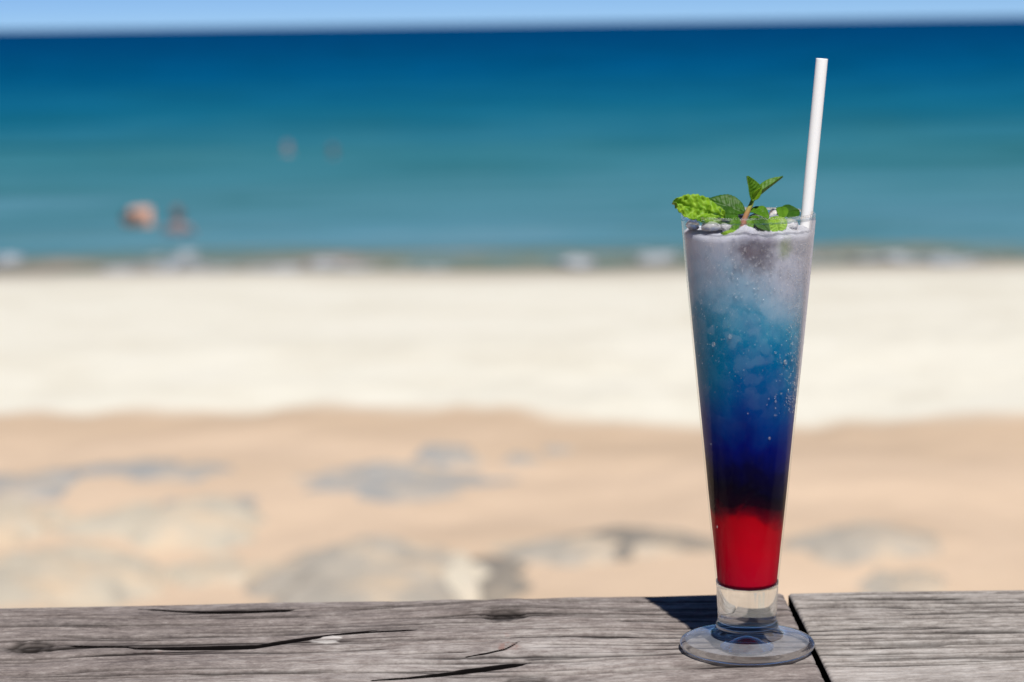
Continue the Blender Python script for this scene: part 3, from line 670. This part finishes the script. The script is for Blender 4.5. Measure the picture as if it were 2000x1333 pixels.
def foot_profile():
    rf = gr(131, 1258)
    zst = gz(1212)
    p = [(0, 0.0054), (0.003, 0.0050), (0.006, 0.0039), (0.009, 0.0022), (0.011, 0.0011), (0.0135, 0.0004), (0.018, 0.0002), (0.024, 0.0001), (rf - 0.004, 0.0), (rf - 0.0018, 0.0002), (rf - 0.0006, 0.0009), (rf, 0.0020), (rf - 0.0003, 0.0029), (rf - 0.0012, 0.0036), (rf - 0.0030, 0.0041)]
    p += [(0.028, 0.0047), (0.0235, 0.0052), (0.0200, 0.0058), (0.0183, 0.0066), (0.0172, 0.0078), (0.0166, 0.0092), (0.0161, 0.0102), (0.01565, 0.0108), (0.0158, 0.0116), (0.01585, 0.0124), (0.0155, 0.0133)]
    for z in np.linspace(0.0148, Z_CAV - 0.001, 12): p.append((rout(z), z))
    ro = rout(Z_CAV + 0.0015)
    p += [(ro, Z_CAV + 0.0015), (ro - 0.0004, Z_CAV + 0.0019), (ro - 0.0009, Z_CAV + 0.0016)]
    for t in np.linspace(0.05, 1, 12):
        a = t * math.pi / 2
        p.append(((ro - 0.0012) * math.cos(a) ** 0.85 if t < 1 else 0.0, Z_CAV + 0.0012 - (Z_CAV - Z_CAVB + 0.0012) * math.sin(a)))
    return p
foot = lathe('foot', foot_profile(), M_glass, glass, 160)
foot.data.materials.append(M_disc); foot.data.materials.append(M_sole); foot.data.materials.append(M_neck)
for f_ in foot.data.polygons:
    c_ = f_.center; r_ = math.hypot(c_.x, c_.y)
    if r_ < gr(131, 1258) - 0.0026:
        if f_.normal.z > 0 and c_.z < 0.012 and r_ > 0.0178: f_.material_index = 1
        elif f_.normal.z > 0 and c_.z < 0.0125 and r_ > 0.0155: f_.material_index = 3
        if f_.normal.z < 0 and c_.z < 0.004 and r_ > 0.0125: f_.material_index = 2
bp = [(rout(z), z) for z in np.linspace(Z_CAV + 0.0021, Z_RIM - 0.0032, 60)]
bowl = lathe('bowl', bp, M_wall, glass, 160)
rt = rout(Z_RIM - 0.003); rp = []
for k in range(14):
    a = 2 * math.pi * k / 14
    rp.append((rt - WALL / 2 + math.cos(a) * (WALL / 2 + 0.0001), Z_RIM - 0.0016 + math.sin(a) * 0.0016))
rim = lathe('rim', rp, M_rim, glass, 160, closed=True)

# condensation drops on the outside of the bowl
def drops(n, seed, name):
    rnd = random.Random(seed); vs, fs = [], []
    def dome(th, z, a, b, h):
        r = rout(z); nrm = Vector((math.cos(th), math.sin(th), 0)); tg = Vector((-math.sin(th), math.cos(th), 0)); up = Vector((0, 0, 1))
        c = nrm * (r + 0.00006) + up * z
        b0 = len(vs); K = 10
        for i, (rr, hh) in enumerate(((1.0, 0.0), (0.93, 0.5), (0.68, 0.86), (0.3, 0.99))):
            for k in range(K):
                t = 2 * math.pi * k / K
                vs.append(c + tg * (a * rr * math.cos(t)) + up * (b * rr * math.sin(t)) + nrm * (h * hh))
        vs.append(c + nrm * h); vs.append(c)
        for i in range(3):
            for k in range(K):
                q = b0 + i * K + k; q2 = b0 + i * K + (k + 1) % K
                fs.append((q, q2, q2 + K, q + K))
        for k in range(K):
            fs.append((b0 + 3 * K + k, b0 + 3 * K + (k + 1) % K, b0 + 4 * K)); fs.append((b0 + (k + 1) % K, b0 + k, b0 + 4 * K + 1))
    for _ in range(n):
        q = rnd.random()
        if q < 0.46:      # dense streak down the right hand side
            th = R(rnd.gauss(-38, 11)); py = 470 + 330 * rnd.random() ** 1.3; s = rnd.uniform(0.0002, 0.0005)
        elif q < 0.64:    # cluster below the submerged leaves
            th = R(rnd.gauss(-80, 22)); py = rnd.gauss(515, 34); s = rnd.uniform(0.00025, 0.0007)
        elif q < 0.9:
            th = R(rnd.uniform(-175, -5)); py = 455 + 260 * rnd.random() ** 1.4; s = rnd.uniform(0.00015, 0.0004)
        else:
            th = R(rnd.uniform(-175, -5)); py = rnd.uniform(560, 760); s = rnd.uniform(0.00014, 0.0003)
        py = min(max(py, 445), 1130)
        dome(th, gz(py), s, s * rnd.uniform(0.9, 1.3), s * rnd.uniform(0.4, 0.65))
    # single fat drops and a run of small ones
    for px, py, s in ((1415, 645, 0.0011), (1386, 663, 0.0011), (1520, 697, 0.0011), (1500, 677, 0.0006), (1440, 478, 0.0009), (1460, 507, 0.0009), (1475, 512, 0.0008), (1423, 510, 0.0009), (1557, 482, 0.001), (1545, 500, 0.0009),
                      (1501, 763, 0.0005), (1502, 772, 0.0006), (1502, 785, 0.0004), (1501, 799, 0.0005), (1541, 745, 0.0007), (1543, 757, 0.0006), (1540, 775, 0.0006), (1538, 800, 0.0005), (1449, 793, 0.0004), (1491, 843, 0.0007), (1384, 860, 0.0004), (1397, 1022, 0.0006)):
        z = gz(py); u = max(-0.98, min(0.98, (px - 1459) / 4200 * 1.09 / rout(z)))
        dome(-math.acos(u), z, s, s * 1.25, s * 0.55)
    o = mesh_obj(name, vs, fs, M_drop, glass)
    o['kind'] = 'stuff'
    return o
M_drop, nt_, N_, L_, P_ = new_mat('water_drop')
N_.remove(P_); tr_ = N_.new('ShaderNodeBsdfTransparent'); gl_ = N_.new('ShaderNodeBsdfGlossy'); gl_.inputs['Roughness'].default_value = 0.12
df_ = N_.new('ShaderNodeBsdfDiffuse'); df_.inputs[0].default_value = (0.85, 0.86, 0.9, 1)
fr_ = fresnel_front(nt_, 1.33); mx_ = N_.new('ShaderNodeMixShader'); mw_ = N_.new('ShaderNodeMixShader'); mw_.inputs[0].default_value = 0.055
L_.new(fr_.outputs[0], mx_.inputs[0]); L_.new(tr_.outputs[0], mx_.inputs[1]); L_.new(gl_.outputs[0], mx_.inputs[2])
L_.new(mx_.outputs[0], mw_.inputs[1]); L_.new(df_.outputs[0], mw_.inputs[2]); L_.new(mw_.outputs[0], N_['Material Output'].inputs[0])
drops(1000, 12, 'condensation')

# ------------------------------------------------------------------ the layered drink
def mat_drink():
    m, nt, N, L, P = new_mat('layered_drink')
    co = obj_co(nt); s = sep(nt, co)
    n1 = noise_n(nt, co, 42, 4, 0.55, 0.6); n2 = noise_n(nt, co, 130, 5, 0.6); n3 = noise_n(nt, co, 1100, 2, 0.6)
    z = s[2]
    # layers swirl into each other; the swirl dies out towards the red syrup
    amp = nt.nodes.new('ShaderNodeMapRange'); amp.inputs[1].default_value = gz(1000); amp.inputs[2].default_value = gz(650); amp.inputs[3].default_value = 0.024; amp.inputs[4].default_value = 0.045
    L.new(z, amp.inputs[0])
    zz_ = math_n(nt, 'ADD', z, math_n(nt, 'MULTIPLY', math_n(nt, 'SUBTRACT', n1, 0.5), amp.outputs[0]))
    zz_ = math_n(nt, 'ADD', zz_, math_n(nt, 'MULTIPLY', math_n(nt, 'SUBTRACT', n2, 0.5), 0.006))
    # pale ice hangs lower on one side
    zz_ = math_n(nt, 'ADD', zz_, math_n(nt, 'MULTIPLY', math_n(nt, 'MAXIMUM', math_n(nt, 'SUBTRACT', s[0], 0.0), 0.0), math_n(nt, 'MULTIPLY', amp.outputs[0], 13.0)))
    z0, z1 = gz(1160), gz(440)
    t = math_n(nt, 'DIVIDE', math_n(nt, 'SUBTRACT', zz_, z0), z1 - z0, True)
    st = [(1160, (0.42, 0.0003, 0.020)), (1060, (0.52, 0.0004, 0.011)), (1010, (0.42, 0.0003, 0.007)), (990, (0.12, 0.0003, 0.007)), (972, (0.010, 0.0003, 0.006)), (940, (0.0012, 0.0004, 0.008)),
          (905, (0.0004, 0.0006, 0.034)), (860, (0.0001, 0.004, 0.125)), (795, (0.0001, 0.034, 0.205)), (720, (0.0002, 0.092, 0.275)), (655, (0.0004, 0.175, 0.350)), (605, (0.03, 0.26, 0.42)), (550, (0.20, 0.36, 0.49)), (490, (0.37, 0.415, 0.51)), (455, (0.47, 0.475, 0.545)), (440, (0.38, 0.38, 0.42))]
    c = ramp(nt, t, [((gz(y) - z0) / (z1 - z0), (*q, 1)) for y, q in st])
    # teal lift on the left side of the blue layer
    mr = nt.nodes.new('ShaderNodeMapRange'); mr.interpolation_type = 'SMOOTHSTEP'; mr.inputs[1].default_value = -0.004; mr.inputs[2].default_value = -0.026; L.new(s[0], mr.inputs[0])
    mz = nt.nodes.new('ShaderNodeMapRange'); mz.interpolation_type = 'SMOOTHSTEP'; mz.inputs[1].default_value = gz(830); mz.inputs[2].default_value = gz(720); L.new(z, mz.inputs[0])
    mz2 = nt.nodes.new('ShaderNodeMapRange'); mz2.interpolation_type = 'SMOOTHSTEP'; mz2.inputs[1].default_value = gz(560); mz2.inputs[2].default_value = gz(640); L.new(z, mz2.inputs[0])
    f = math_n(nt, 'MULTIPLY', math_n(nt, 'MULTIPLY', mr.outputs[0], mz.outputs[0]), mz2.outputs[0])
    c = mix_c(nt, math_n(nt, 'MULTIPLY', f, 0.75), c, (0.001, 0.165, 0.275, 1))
    # plum coloured and blue grey patches under the mint and a sunk leaf showing through the ice
    def blob(px, py, dep, r, col, st_, zs=1.0):
        nonlocal c
        g = on_y(px, py, GY - dep)
        d = nt.nodes.new('ShaderNodeVectorMath'); d.operation = 'DISTANCE'
        L.new(mapping(nt, co, (1, 1, zs), (0, 0, 0)), d.inputs[0]); d.inputs[1].default_value = (g.x - GX, g.y - GY, g.z * zs)
        k = nt.nodes.new('ShaderNodeMapRange'); k.interpolation_type = 'SMOOTHSTEP'; k.inputs[1].default_value = r; k.inputs[2].default_value = r * 0.15; k.inputs[3].default_value = 0; k.inputs[4].default_value = st_
        L.new(math_n(nt, 'ADD', d.outputs['Value'], math_n(nt, 'MULTIPLY', math_n(nt, 'SUBTRACT', n2, 0.5), r * 0.9)), k.inputs[0])
        c = mix_c(nt, k.outputs[0], c, col)
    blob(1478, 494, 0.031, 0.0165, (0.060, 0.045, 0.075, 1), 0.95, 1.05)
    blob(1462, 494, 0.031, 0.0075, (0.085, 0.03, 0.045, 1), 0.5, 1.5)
    blob(1527, 487, 0.025, 0.0072, (0.15, 0.21, 0.035, 1), 1.0)
    blob(1395, 455, 0.022, 0.0075, (0.20, 0.22, 0.30, 1), 0.4, 1.8)
    # crushed ice crowding the upper half, cell by cell
    vo = nt.nodes.new('ShaderNodeTexVoronoi'); vo.feature = 'SMOOTH_F1'; vo.inputs['Scale'].default_value = 170; vo.inputs['Smoothness'].default_value = 0.55
    wv = nt.nodes.new('ShaderNodeTexNoise'); wv.inputs['Scale'].default_value = 150; wv.inputs['Detail'].default_value = 3; L.new(co, wv.inputs['Vector'])
    wa = nt.nodes.new('ShaderNodeVectorMath'); wa.operation = 'MULTIPLY_ADD'; L.new(wv.outputs['Color'], wa.inputs[0]); wa.inputs[1].default_value = (0.009, 0.009, 0.009); L.new(co, wa.inputs[2])
    L.new(wa.outputs[0], vo.inputs['Vector'])
    ve = nt.nodes.new('ShaderNodeTexVoronoi'); ve.feature = 'DISTANCE_TO_EDGE'; ve.inputs['Scale'].default_value = 170; L.new(wa.outputs[0], ve.inputs['Vector'])
    zi = nt.nodes.new('ShaderNodeMapRange'); zi.interpolation_type = 'SMOOTHSTEP'; zi.inputs[1].default_value = gz(860); zi.inputs[2].default_value = gz(560); zi.inputs[4].default_value = 1.0; L.new(z, zi.inputs[0])
    cell = sep(nt, vo.outputs['Color'])[0]
    edge_ = ramp(nt, ve.outputs['Distance'], [(0.0, (1, 1, 1, 1)), (0.10, (0, 0, 0, 1))])
    lightf = math_n(nt, 'MULTIPLY', math_n(nt, 'MULTIPLY', ramp(nt, cell, [(0.45, (0, 0, 0, 1)), (0.95, (1, 1, 1, 1))]), zi.outputs[0]), 0.15)
    c = mix_c(nt, lightf, c, (0.60, 0.66, 0.74, 1))
    darkf = math_n(nt, 'MULTIPLY', math_n(nt, 'MULTIPLY', ramp(nt, cell, [(0.0, (1, 1, 1, 1)), (0.35, (0, 0, 0, 1))]), zi.outputs[0]), 0.24)
    c = mix_c(nt, darkf, c, mix_c(nt, 0.5, c, (0.03, 0.05, 0.09, 1)))
    c = mix_c(nt, math_n(nt, 'MULTIPLY', math_n(nt, 'MULTIPLY', edge_, zi.outputs[0]), math_n(nt, 'MULTIPLY', n1, 0.06)), c, (0.7, 0.74, 0.8, 1))
    # suspended ice specks
    sp = ramp(nt, n3, [(0.66, (0, 0, 0, 1)), (0.74, (1, 1, 1, 1))])
    c = mix_c(nt, math_n(nt, 'MULTIPLY', sp, math_n(nt, 'ADD', 0.05, math_n(nt, 'MULTIPLY', zi.outputs[0], 0.22))), c, (0.45, 0.45, 0.5, 1))
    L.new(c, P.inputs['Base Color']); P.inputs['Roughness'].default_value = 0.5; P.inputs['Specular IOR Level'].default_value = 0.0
    P.inputs['Subsurface Weight'].default_value = 0.7; P.inputs['Subsurface Radius'].default_value = (1, 1, 1); P.inputs['Subsurface Scale'].default_value = 0.0055
    return m
M_drink = mat_drink()
def edge_dz(a):
    v = Vector((math.cos(a), math.sin(a), 0))
    return 0.0016 * mnoise.noise(v * 2.2) + 0.0008 * mnoise.noise(v * 9.0)
def drink_mesh():
    n = 128; prof = []
    for t in np.linspace(1, 0.05, 14):
        a = t * math.pi / 2
        ro = rout(Z_CAV + 0.0015)
        prof.append(((ro - 0.0009) * math.cos(a) ** 0.85 if t < 1 else 0.0, Z_CAV + 0.00115 - (Z_CAV - Z_CAVB + 0.0016) * math.sin(a)))
    ztop = gz(456)
    for z in np.linspace(Z_CAV + 0.0022, ztop, 70): prof.append((rout(z) - 0.0009, z))
    vs, rings = [], []
    for i, (r, z) in enumerate(prof):
        if r < 1e-7: rings.append([len(vs)]); vs.append((0, 0, z)); continue
        rings.append(list(range(len(vs), len(vs) + n)))
        for k in range(n):
            a = 2 * math.pi * k / n; dz = 0
            if i > len(prof) - 12:
                q = (i - (len(prof) - 12)) / 11
                dz = q * edge_dz(a)
            vs.append((r * math.cos(a), r * math.sin(a), z + dz))
    rt_ = prof[-1][0]
    for q in np.linspace(0.94, 0.06, 16):
        rings.append(list(range(len(vs), len(vs) + n)))
        for k in range(n):
            a = 2 * math.pi * k / n; x, y = rt_ * q * math.cos(a), rt_ * q * math.sin(a)
            dz = edge_dz(a) * q
            dz += (0.0045 * mnoise.noise(Vector((x * 150, y * 150, 2.0))) + 0.0022 * abs(mnoise.noise(Vector((x * 420, y * 420, 6.0)))) + 0.004) * (1 - q ** 3)
            vs.append((x, y, ztop + dz))
    rings.append([len(vs)]); vs.append((0, 0, ztop + 0.004))
    fs = []
    for a, b in zip(rings, rings[1:]):
        for k in range(n):
            k2 = (k + 1) % n
            if len(a) == 1: fs.append((a[0], b[k2], b[k]))
            elif len(b) == 1: fs.append((a[k], a[k2], b[0]))
            else: fs.append((a[k], a[k2], b[k2], b[k]))
    return vs, fs
vs, fs = drink_mesh()
drink = mesh_obj('layered_drink', vs, fs, M_drink); drink.location = (GX, GY, 0.0006)
bm = bmesh.new(); bm.from_mesh(drink.data); bmesh.ops.recalc_face_normals(bm, faces=bm.faces); bm.to_mesh(drink.data); bm.free()
tag(drink, 'iced drink inside the glass, red at the bottom, then navy, blue and cloudy grey', 'drink')

# ------------------------------------------------------------------ crushed ice at the top
M_ice, nt, N, L, P = new_mat('crushed_ice')
P.inputs['Base Color'].default_value = (0.93, 0.93, 0.96, 1); P.inputs['Roughness'].default_value = 0.18; P.inputs['IOR'].default_value = 1.31
P.inputs['Transmission Weight'].default_value = 0.55; P.inputs['Subsurface Weight'].default_value = 0.0
L.new(bump(nt, noise_n(nt, obj_co(nt), 300, 3, 0.6), 0.5, 0.0006), P.inputs['Normal'])
def ice(px, py, dep, sx_, sy_, sz_, seed, label):
    c = on_y(px, py, GY + dep); rnd = random.Random(seed)
    bm = bmesh.new()
    for _ in range(16):
        v = Vector((rnd.gauss(0, 1), rnd.gauss(0, 1), rnd.gauss(0, 1))).normalized() * rnd.uniform(0.8, 1.1)
        bm.verts.new((v.x * sx_, v.y * sy_, v.z * sz_))
    r_ = bmesh.ops.convex_hull(bm, input=bm.verts[:])
    bmesh.ops.delete(bm, geom=list(set(g for g in r_['geom_interior'] if isinstance(g, bmesh.types.BMVert))), context='VERTS')
    bmesh.ops.bevel(bm, geom=bm.edges[:], offset=min(sx_, sy_, sz_) * 0.12, segments=2, affect='EDGES')
    o = bm_obj('ice_chunk', bm, M_ice); o.location = c
    tag(o, label, 'ice', 'crushed ice at the top of the drink')
ice(1443, 419, 0.004, 0.0042, 0.004, 0.0032, 1, 'white ice chunk showing above the rim just left of the mint stem')
ice(1482, 421, 0.006, 0.0052, 0.004, 0.0030, 2, 'white ice chunk showing above the rim just right of the mint stem')
ice(1513, 421, 0.015, 0.0048, 0.004, 0.0038, 3, 'pale ice chunk between two mint leaves, against the back wall of the glass')
ice(1388, 441, -0.017, 0.0075, 0.005, 0.0032, 4, 'wide flat ice chunk behind the glass wall, under the crinkled leaf')
ice(1352, 440, -0.003, 0.0040, 0.005, 0.0040, 5, 'ice chunk pressed against the left wall of the glass')
ice(1418, 444, -0.019, 0.0035, 0.004, 0.0030, 6, 'small ice chunk between the wide flat one and the stem')
ice(1446, 440, -0.012, 0.0035, 0.004, 0.0042, 7, 'ice chunk directly beside the lower mint stem, inside the glass')
ice(1542, 440, -0.010, 0.0048, 0.004, 0.0042, 8, 'ice chunk between the bright submerged leaf and the straw')
ice(1415, 428, 0.010, 0.006, 0.005, 0.0035, 9, 'ice chunk in the shade under the broad dark leaf')

# ------------------------------------------------------------------ the mint sprig
def mat_leaf(name, a, b, vein):
    m, nt, N, L, P = new_mat(name)
    co = obj_co(nt); n = noise_n(nt, co, 240, 4, 0.6); n2 = noise_n(nt, co, 60, 3, 0.5)
    c = ramp(nt, math_n(nt, 'ADD', math_n(nt, 'MULTIPLY', n, 0.5), math_n(nt, 'MULTIPLY', n2, 0.5)), [(0.35, a), (0.65, b)])
    c = mix_c(nt, math_n(nt, 'MULTIPLY', attr(nt, 'vein'), 0.4), c, vein)
    L.new(c, P.inputs['Base Color']); P.inputs['Roughness'].default_value = 0.48; P.inputs['Specular IOR Level'].default_value = 0.3
    tl = N.new('ShaderNodeBsdfTranslucent'); L.new(mix_c(nt, 0.5, c, (0.35, 0.55, 0.02, 1)), tl.inputs[0])
    mx = N.new('ShaderNodeMixShader'); mx.inputs[0].default_value = 0.28
    L.new(P.outputs[0], mx.inputs[1]); L.new(tl.outputs[0], mx.inputs[2]); L.new(mx.outputs[0], N['Material Output'].inputs[0])
    L.new(bump(nt, n, 0.35, 0.0004), P.inputs['Normal'])
    return m
M_leaf_b = mat_leaf('bright_mint', (0.12, 0.30, 0.008, 1), (0.32, 0.52, 0.03, 1), (0.46, 0.62, 0.10, 1))
M_leaf_d = mat_leaf('dark_mint', (0.022, 0.085, 0.004, 1), (0.06, 0.17, 0.010, 1), (0.08, 0.20, 0.02, 1))
M_leaf_m = mat_leaf('mid_mint', (0.055, 0.17, 0.005, 1), (0.13, 0.29, 0.015, 1), (0.19, 0.36, 0.035, 1))
SPX = on_y(1456, 440, GY - 0.004)
sprig = empty('mint_sprig', SPX, 'fresh green mint sprig stuck in the ice at the top of the drink', 'mint')
def leaf(base, tip, up, width, mat, fold=0.25, bend=0.15, quilt=0.0006, label=None, curl=0.0, seed=0, nvein=8.5, pw=0.72, pe=0.8):
    base = Vector(base); tip = Vector(tip); ax = tip - base; Ln = ax.length; ax.normalize()
    up = Vector(up); sd_ = ax.cross(up).normalized(); up = sd_.cross(ax).normalized()
    nu, nv = 41, 25; vs, vein = [], []
    for i in range(nu):
        u = i / (nu - 1)
        wd = width * 0.5 * (math.sin(math.pi * min(1, u ** pw)) ** pe if 0 < u < 1 else 0.0)
        wd = max(wd, width * 0.015)
        tooth = 1 + 0.07 * (2 * abs(((u * 13) % 1) - 0.5) - 0.5) * (1 if 0.08 < u < 0.98 else 0)
        for j in range(nv):
            v = -1 + 2 * j / (nv - 1)
            a = abs(v)
            # side veins run forward from the midrib
            ph = (u - a * 0.18) * nvein
            vn = math.exp(-((ph - round(ph)) / 0.13) ** 2) * (1 - a ** 4); mid = math.exp(-(v / 0.07) ** 2)
            q = (0.5 - 0.5 * math.cos(2 * math.pi * ph)) * (1 - mid) * (0.3 + 0.7 * math.sin(math.pi * min(1, a * 1.05)))
            q *= 0.35 + 1.1 * abs(mnoise.noise(Vector((u * 7 + seed, v * 4, seed))))
            cross = 0.5 + 0.5 * math.cos(2 * math.pi * (a * 3.2 + u * 2))
            q += 0.9 * abs(mnoise.noise(Vector((u * Ln * 420 + seed, v * wd * 420, seed + 3.0)))) * min(1.0, quilt / 0.0012)
            h = fold * a * wd * 2 * 0.5 + bend * Ln * (-(u * u)) + quilt * (q * (0.75 + 0.25 * cross) - 0.6 * mid)
            h += curl * Ln * math.sin(u * 7 + v * 2 + seed) * 0.05 * a
            e = tooth if a > 0.86 else 1
            vs.append(base + ax * (u * Ln) + sd_ * (v * wd * e) + up * h - SPX)
            vein.append(max(mid, vn * 0.7))
    o = mesh_obj('leaf', vs, grid_faces(nv, nu), mat, sprig, attrs={'vein': vein})
    md = o.modifiers.new('thickness', 'SOLIDIFY'); md.thickness = 0.00028; md.offset = -1
    if label: o['label'] = label
    return o
P_ = lambda px, py, dep=0.0: on_y(px, py, GY + dep)
# the crinkled bright leaf lying over the rim
leaf(P_(1414, 427, -0.014), P_(1315, 393, -0.012), (0.16, -0.86, 0.50), 0.0142, M_leaf_b, 0.10, 0.05, 0.0038, 'bright crinkled leaf leaning out over the rim', 0.9, 1, 5.5, 0.86, 0.55)
leaf(P_(1455, 416, -0.002), P_(1376, 388, 0.004), (-0.1, -0.62, 0.8), 0.0125, M_leaf_d, 0.25, 0.02, 0.0007, 'broad dark leaf', 0.7, 2)
leaf(P_(1440, 420, -0.010), P_(1392, 420, -0.016), (0, -0.75, 0.6), 0.0085, M_leaf_d, 0.3, 0.05, 0.0007, None, 0.4, 3)
leaf(P_(1471, 394, 0.000), P_(1456, 345, -0.002), (0.55, -0.72, 0.35), 0.0092, M_leaf_m, 0.75, -0.08, 0.0007, 'young upright leaf, folded along its midrib', 0.3, 4)
leaf(P_(1473, 389, 0.001), P_(1528, 344, 0.004), (-0.45, -0.30, 0.85), 0.0062, M_leaf_m, 0.9, 0.02, 0.0005, 'narrow young leaf pointing up and out', 0.3, 5)
leaf(P_(1472, 390, -0.001), P_(1488, 366, -0.004), (0.0, -0.9, 0.3), 0.0036, M_leaf_b, 0.6, 0.0, 0.0003, None, 0.2, 6)
leaf(P_(1466, 408, 0.002), P_(1502, 424, -0.010), (0.2, -0.65, 0.75), 0.0085, M_leaf_m, 0.35, 0.10, 0.0007, None, 0.4, 7)
leaf(P_(1560, 412, 0.012), P_(1518, 418, 0.004), (0.0, -0.75, 0.65), 0.0085, M_leaf_d, 0.2, 0.02, 0.0006, 'dark leaf by the straw', 0.4, 8)
leaf(P_(1527, 405, 0.006), P_(1528, 430, -0.008), (0.0, -0.8, 0.4), 0.0060, M_leaf_m, 0.3, 0.0, 0.0006, None, 0.3, 9)
leaf(P_(1462, 427, -0.014), P_(1490, 458, -0.022), (-0.2, -0.95, 0.2), 0.0090, M_leaf_m, 0.2, 0.05, 0.0007, None, 0.4, 10)
leaf(P_(1476, 428, -0.018), P_(1504, 452, -0.023), (0.3, -0.95, 0.2), 0.0060, M_leaf_d, 0.3, 0.05, 0.0006, None, 0.4, 13)
leaf(P_(1512, 424, -0.016), P_(1524, 462, -0.022), (0.1, -0.97, 0.2), 0.0105, M_leaf_b, 0.2, 0.08, 0.0009, 'bright leaf pressed against the glass below the rim', 0.5, 11)
leaf(P_(1440, 424, -0.016), P_(1430, 460, -0.024), (-0.2, -0.95, 0.2), 0.0050, M_leaf_m, 0.3, 0.05, 0.0006, None, 0.4, 12)
leaf(P_(1446, 458, -0.024), P_(1408, 456, -0.024), (0, -0.9, 0.45), 0.0040, M_leaf_b, 0.2, 0.05, 0.0006, None, 0.4, 14)
def tube_path(name, pts, rad, mat, parent, n=14, off=Vector()):
    vs, fs = [], []
    for i, p_ in enumerate(pts):
        t = (pts[min(i + 1, len(pts) - 1)] - pts[max(i - 1, 0)]).normalized()
        a = t.orthogonal().normalized() if abs(t.x) > 0.9 else t.cross(Vector((1, 0, 0))).normalized(); b = t.cross(a)
        for k in range(n):
            g = 2 * math.pi * k / n
            vs.append(p_ + (a * math.cos(g) + b * math.sin(g)) * rad[i] - off)
    for i in range(len(pts) - 1):
        for k in range(n):
            fs.append((i * n + k, i * n + (k + 1) % n, (i + 1) * n + (k + 1) % n, (i + 1) * n + k))
    fs.append(tuple(range(n))[::-1]); fs.append(tuple((len(pts) - 1) * n + k for k in range(n)))
    return mesh_obj(name, vs, fs, mat, parent)
M_stem, nt, N, L, P = new_mat('mint_stem')
s_ = sep(nt, obj_co(nt)); mr = nt.nodes.new('ShaderNodeMapRange'); mr.inputs[1].default_value = P_(1460, 424).z - SPX.z; mr.inputs[2].default_value = P_(1470, 396).z - SPX.z; L.new(s_[2], mr.inputs[0])
L.new(ramp(nt, mr.outputs[0], [(0.0, (0.27, 0.115, 0.075, 1)), (0.45, (0.32, 0.19, 0.07, 1)), (1.0, (0.17, 0.29, 0.03, 1))]), P.inputs['Base Color']); P.inputs['Roughness'].default_value = 0.45
ctrl = [P_(1449, 466, -0.020), P_(1450, 450, -0.0185), P_(1452, 436, -0.016), P_(1456, 424, -0.009), P_(1461, 412, -0.004), P_(1467, 400, -0.001), P_(1471, 388, 0.0), P_(1474, 376, 0.0005)]
tube_path('stem', ctrl, [0.0015, 0.0015, 0.0014, 0.00135, 0.00125, 0.0011, 0.0009, 0.0004], M_stem, sprig, 14, SPX)

# ------------------------------------------------------------------ the straw
M_straw, nt, N, L, P = new_mat('white_paper')
co = obj_co(nt); sp_ = sep(nt, co)
P.inputs['Base Color'].default_value = (0.94, 0.94, 0.93, 1); P.inputs['Roughness'].default_value = 0.5
L.new(bump(nt, noise_n(nt, co, 900, 3, 0.6), 0.15, 0.0003), P.inputs['Normal'])
top = on_y(1605.5, 115, GY + 0.004); mid = on_y(1576, 418, GY + 0.006)
d_ = (mid - top).normalized(); bot = mid + d_ * 0.062
straw = empty('drinking_straw', bot, 'plain white straw leaning out of the glass beside the mint', 'straw')
n = 48; vs, fs = [], []
q_ = d_.to_track_quat('Z', 'Y').to_matrix()
Ls = (bot - top).length
prof = [(0.00286, 0.0), (0.00288, 0.0003)] + [(0.0029, Ls * k / 12) for k in range(1, 12)] + [(0.00288, Ls - 0.0003), (0.00286, Ls), (0.00262, Ls), (0.00260, Ls - 0.0003), (0.0026, Ls * 0.5), (0.0026, 0.0003), (0.00262, 0.0)]
for r, t in prof:
    for k in range(n):
        a = 2 * math.pi * k / n
        vs.append(top - bot + d_ * t + q_ @ Vector((r * math.cos(a), r * math.sin(a), 0)))
m_ = len(prof)
for i in range(m_):
    for k in range(n):
        fs.append((i * n + k, i * n + (k + 1) % n, ((i + 1) % m_) * n + (k + 1) % n, ((i + 1) % m_) * n + k))
tube = mesh_obj('tube', vs, fs, M_straw, straw)
bm = bmesh.new(); bm.from_mesh(tube.data); bmesh.ops.recalc_face_normals(bm, faces=bm.faces); bm.to_mesh(tube.data); bm.free()
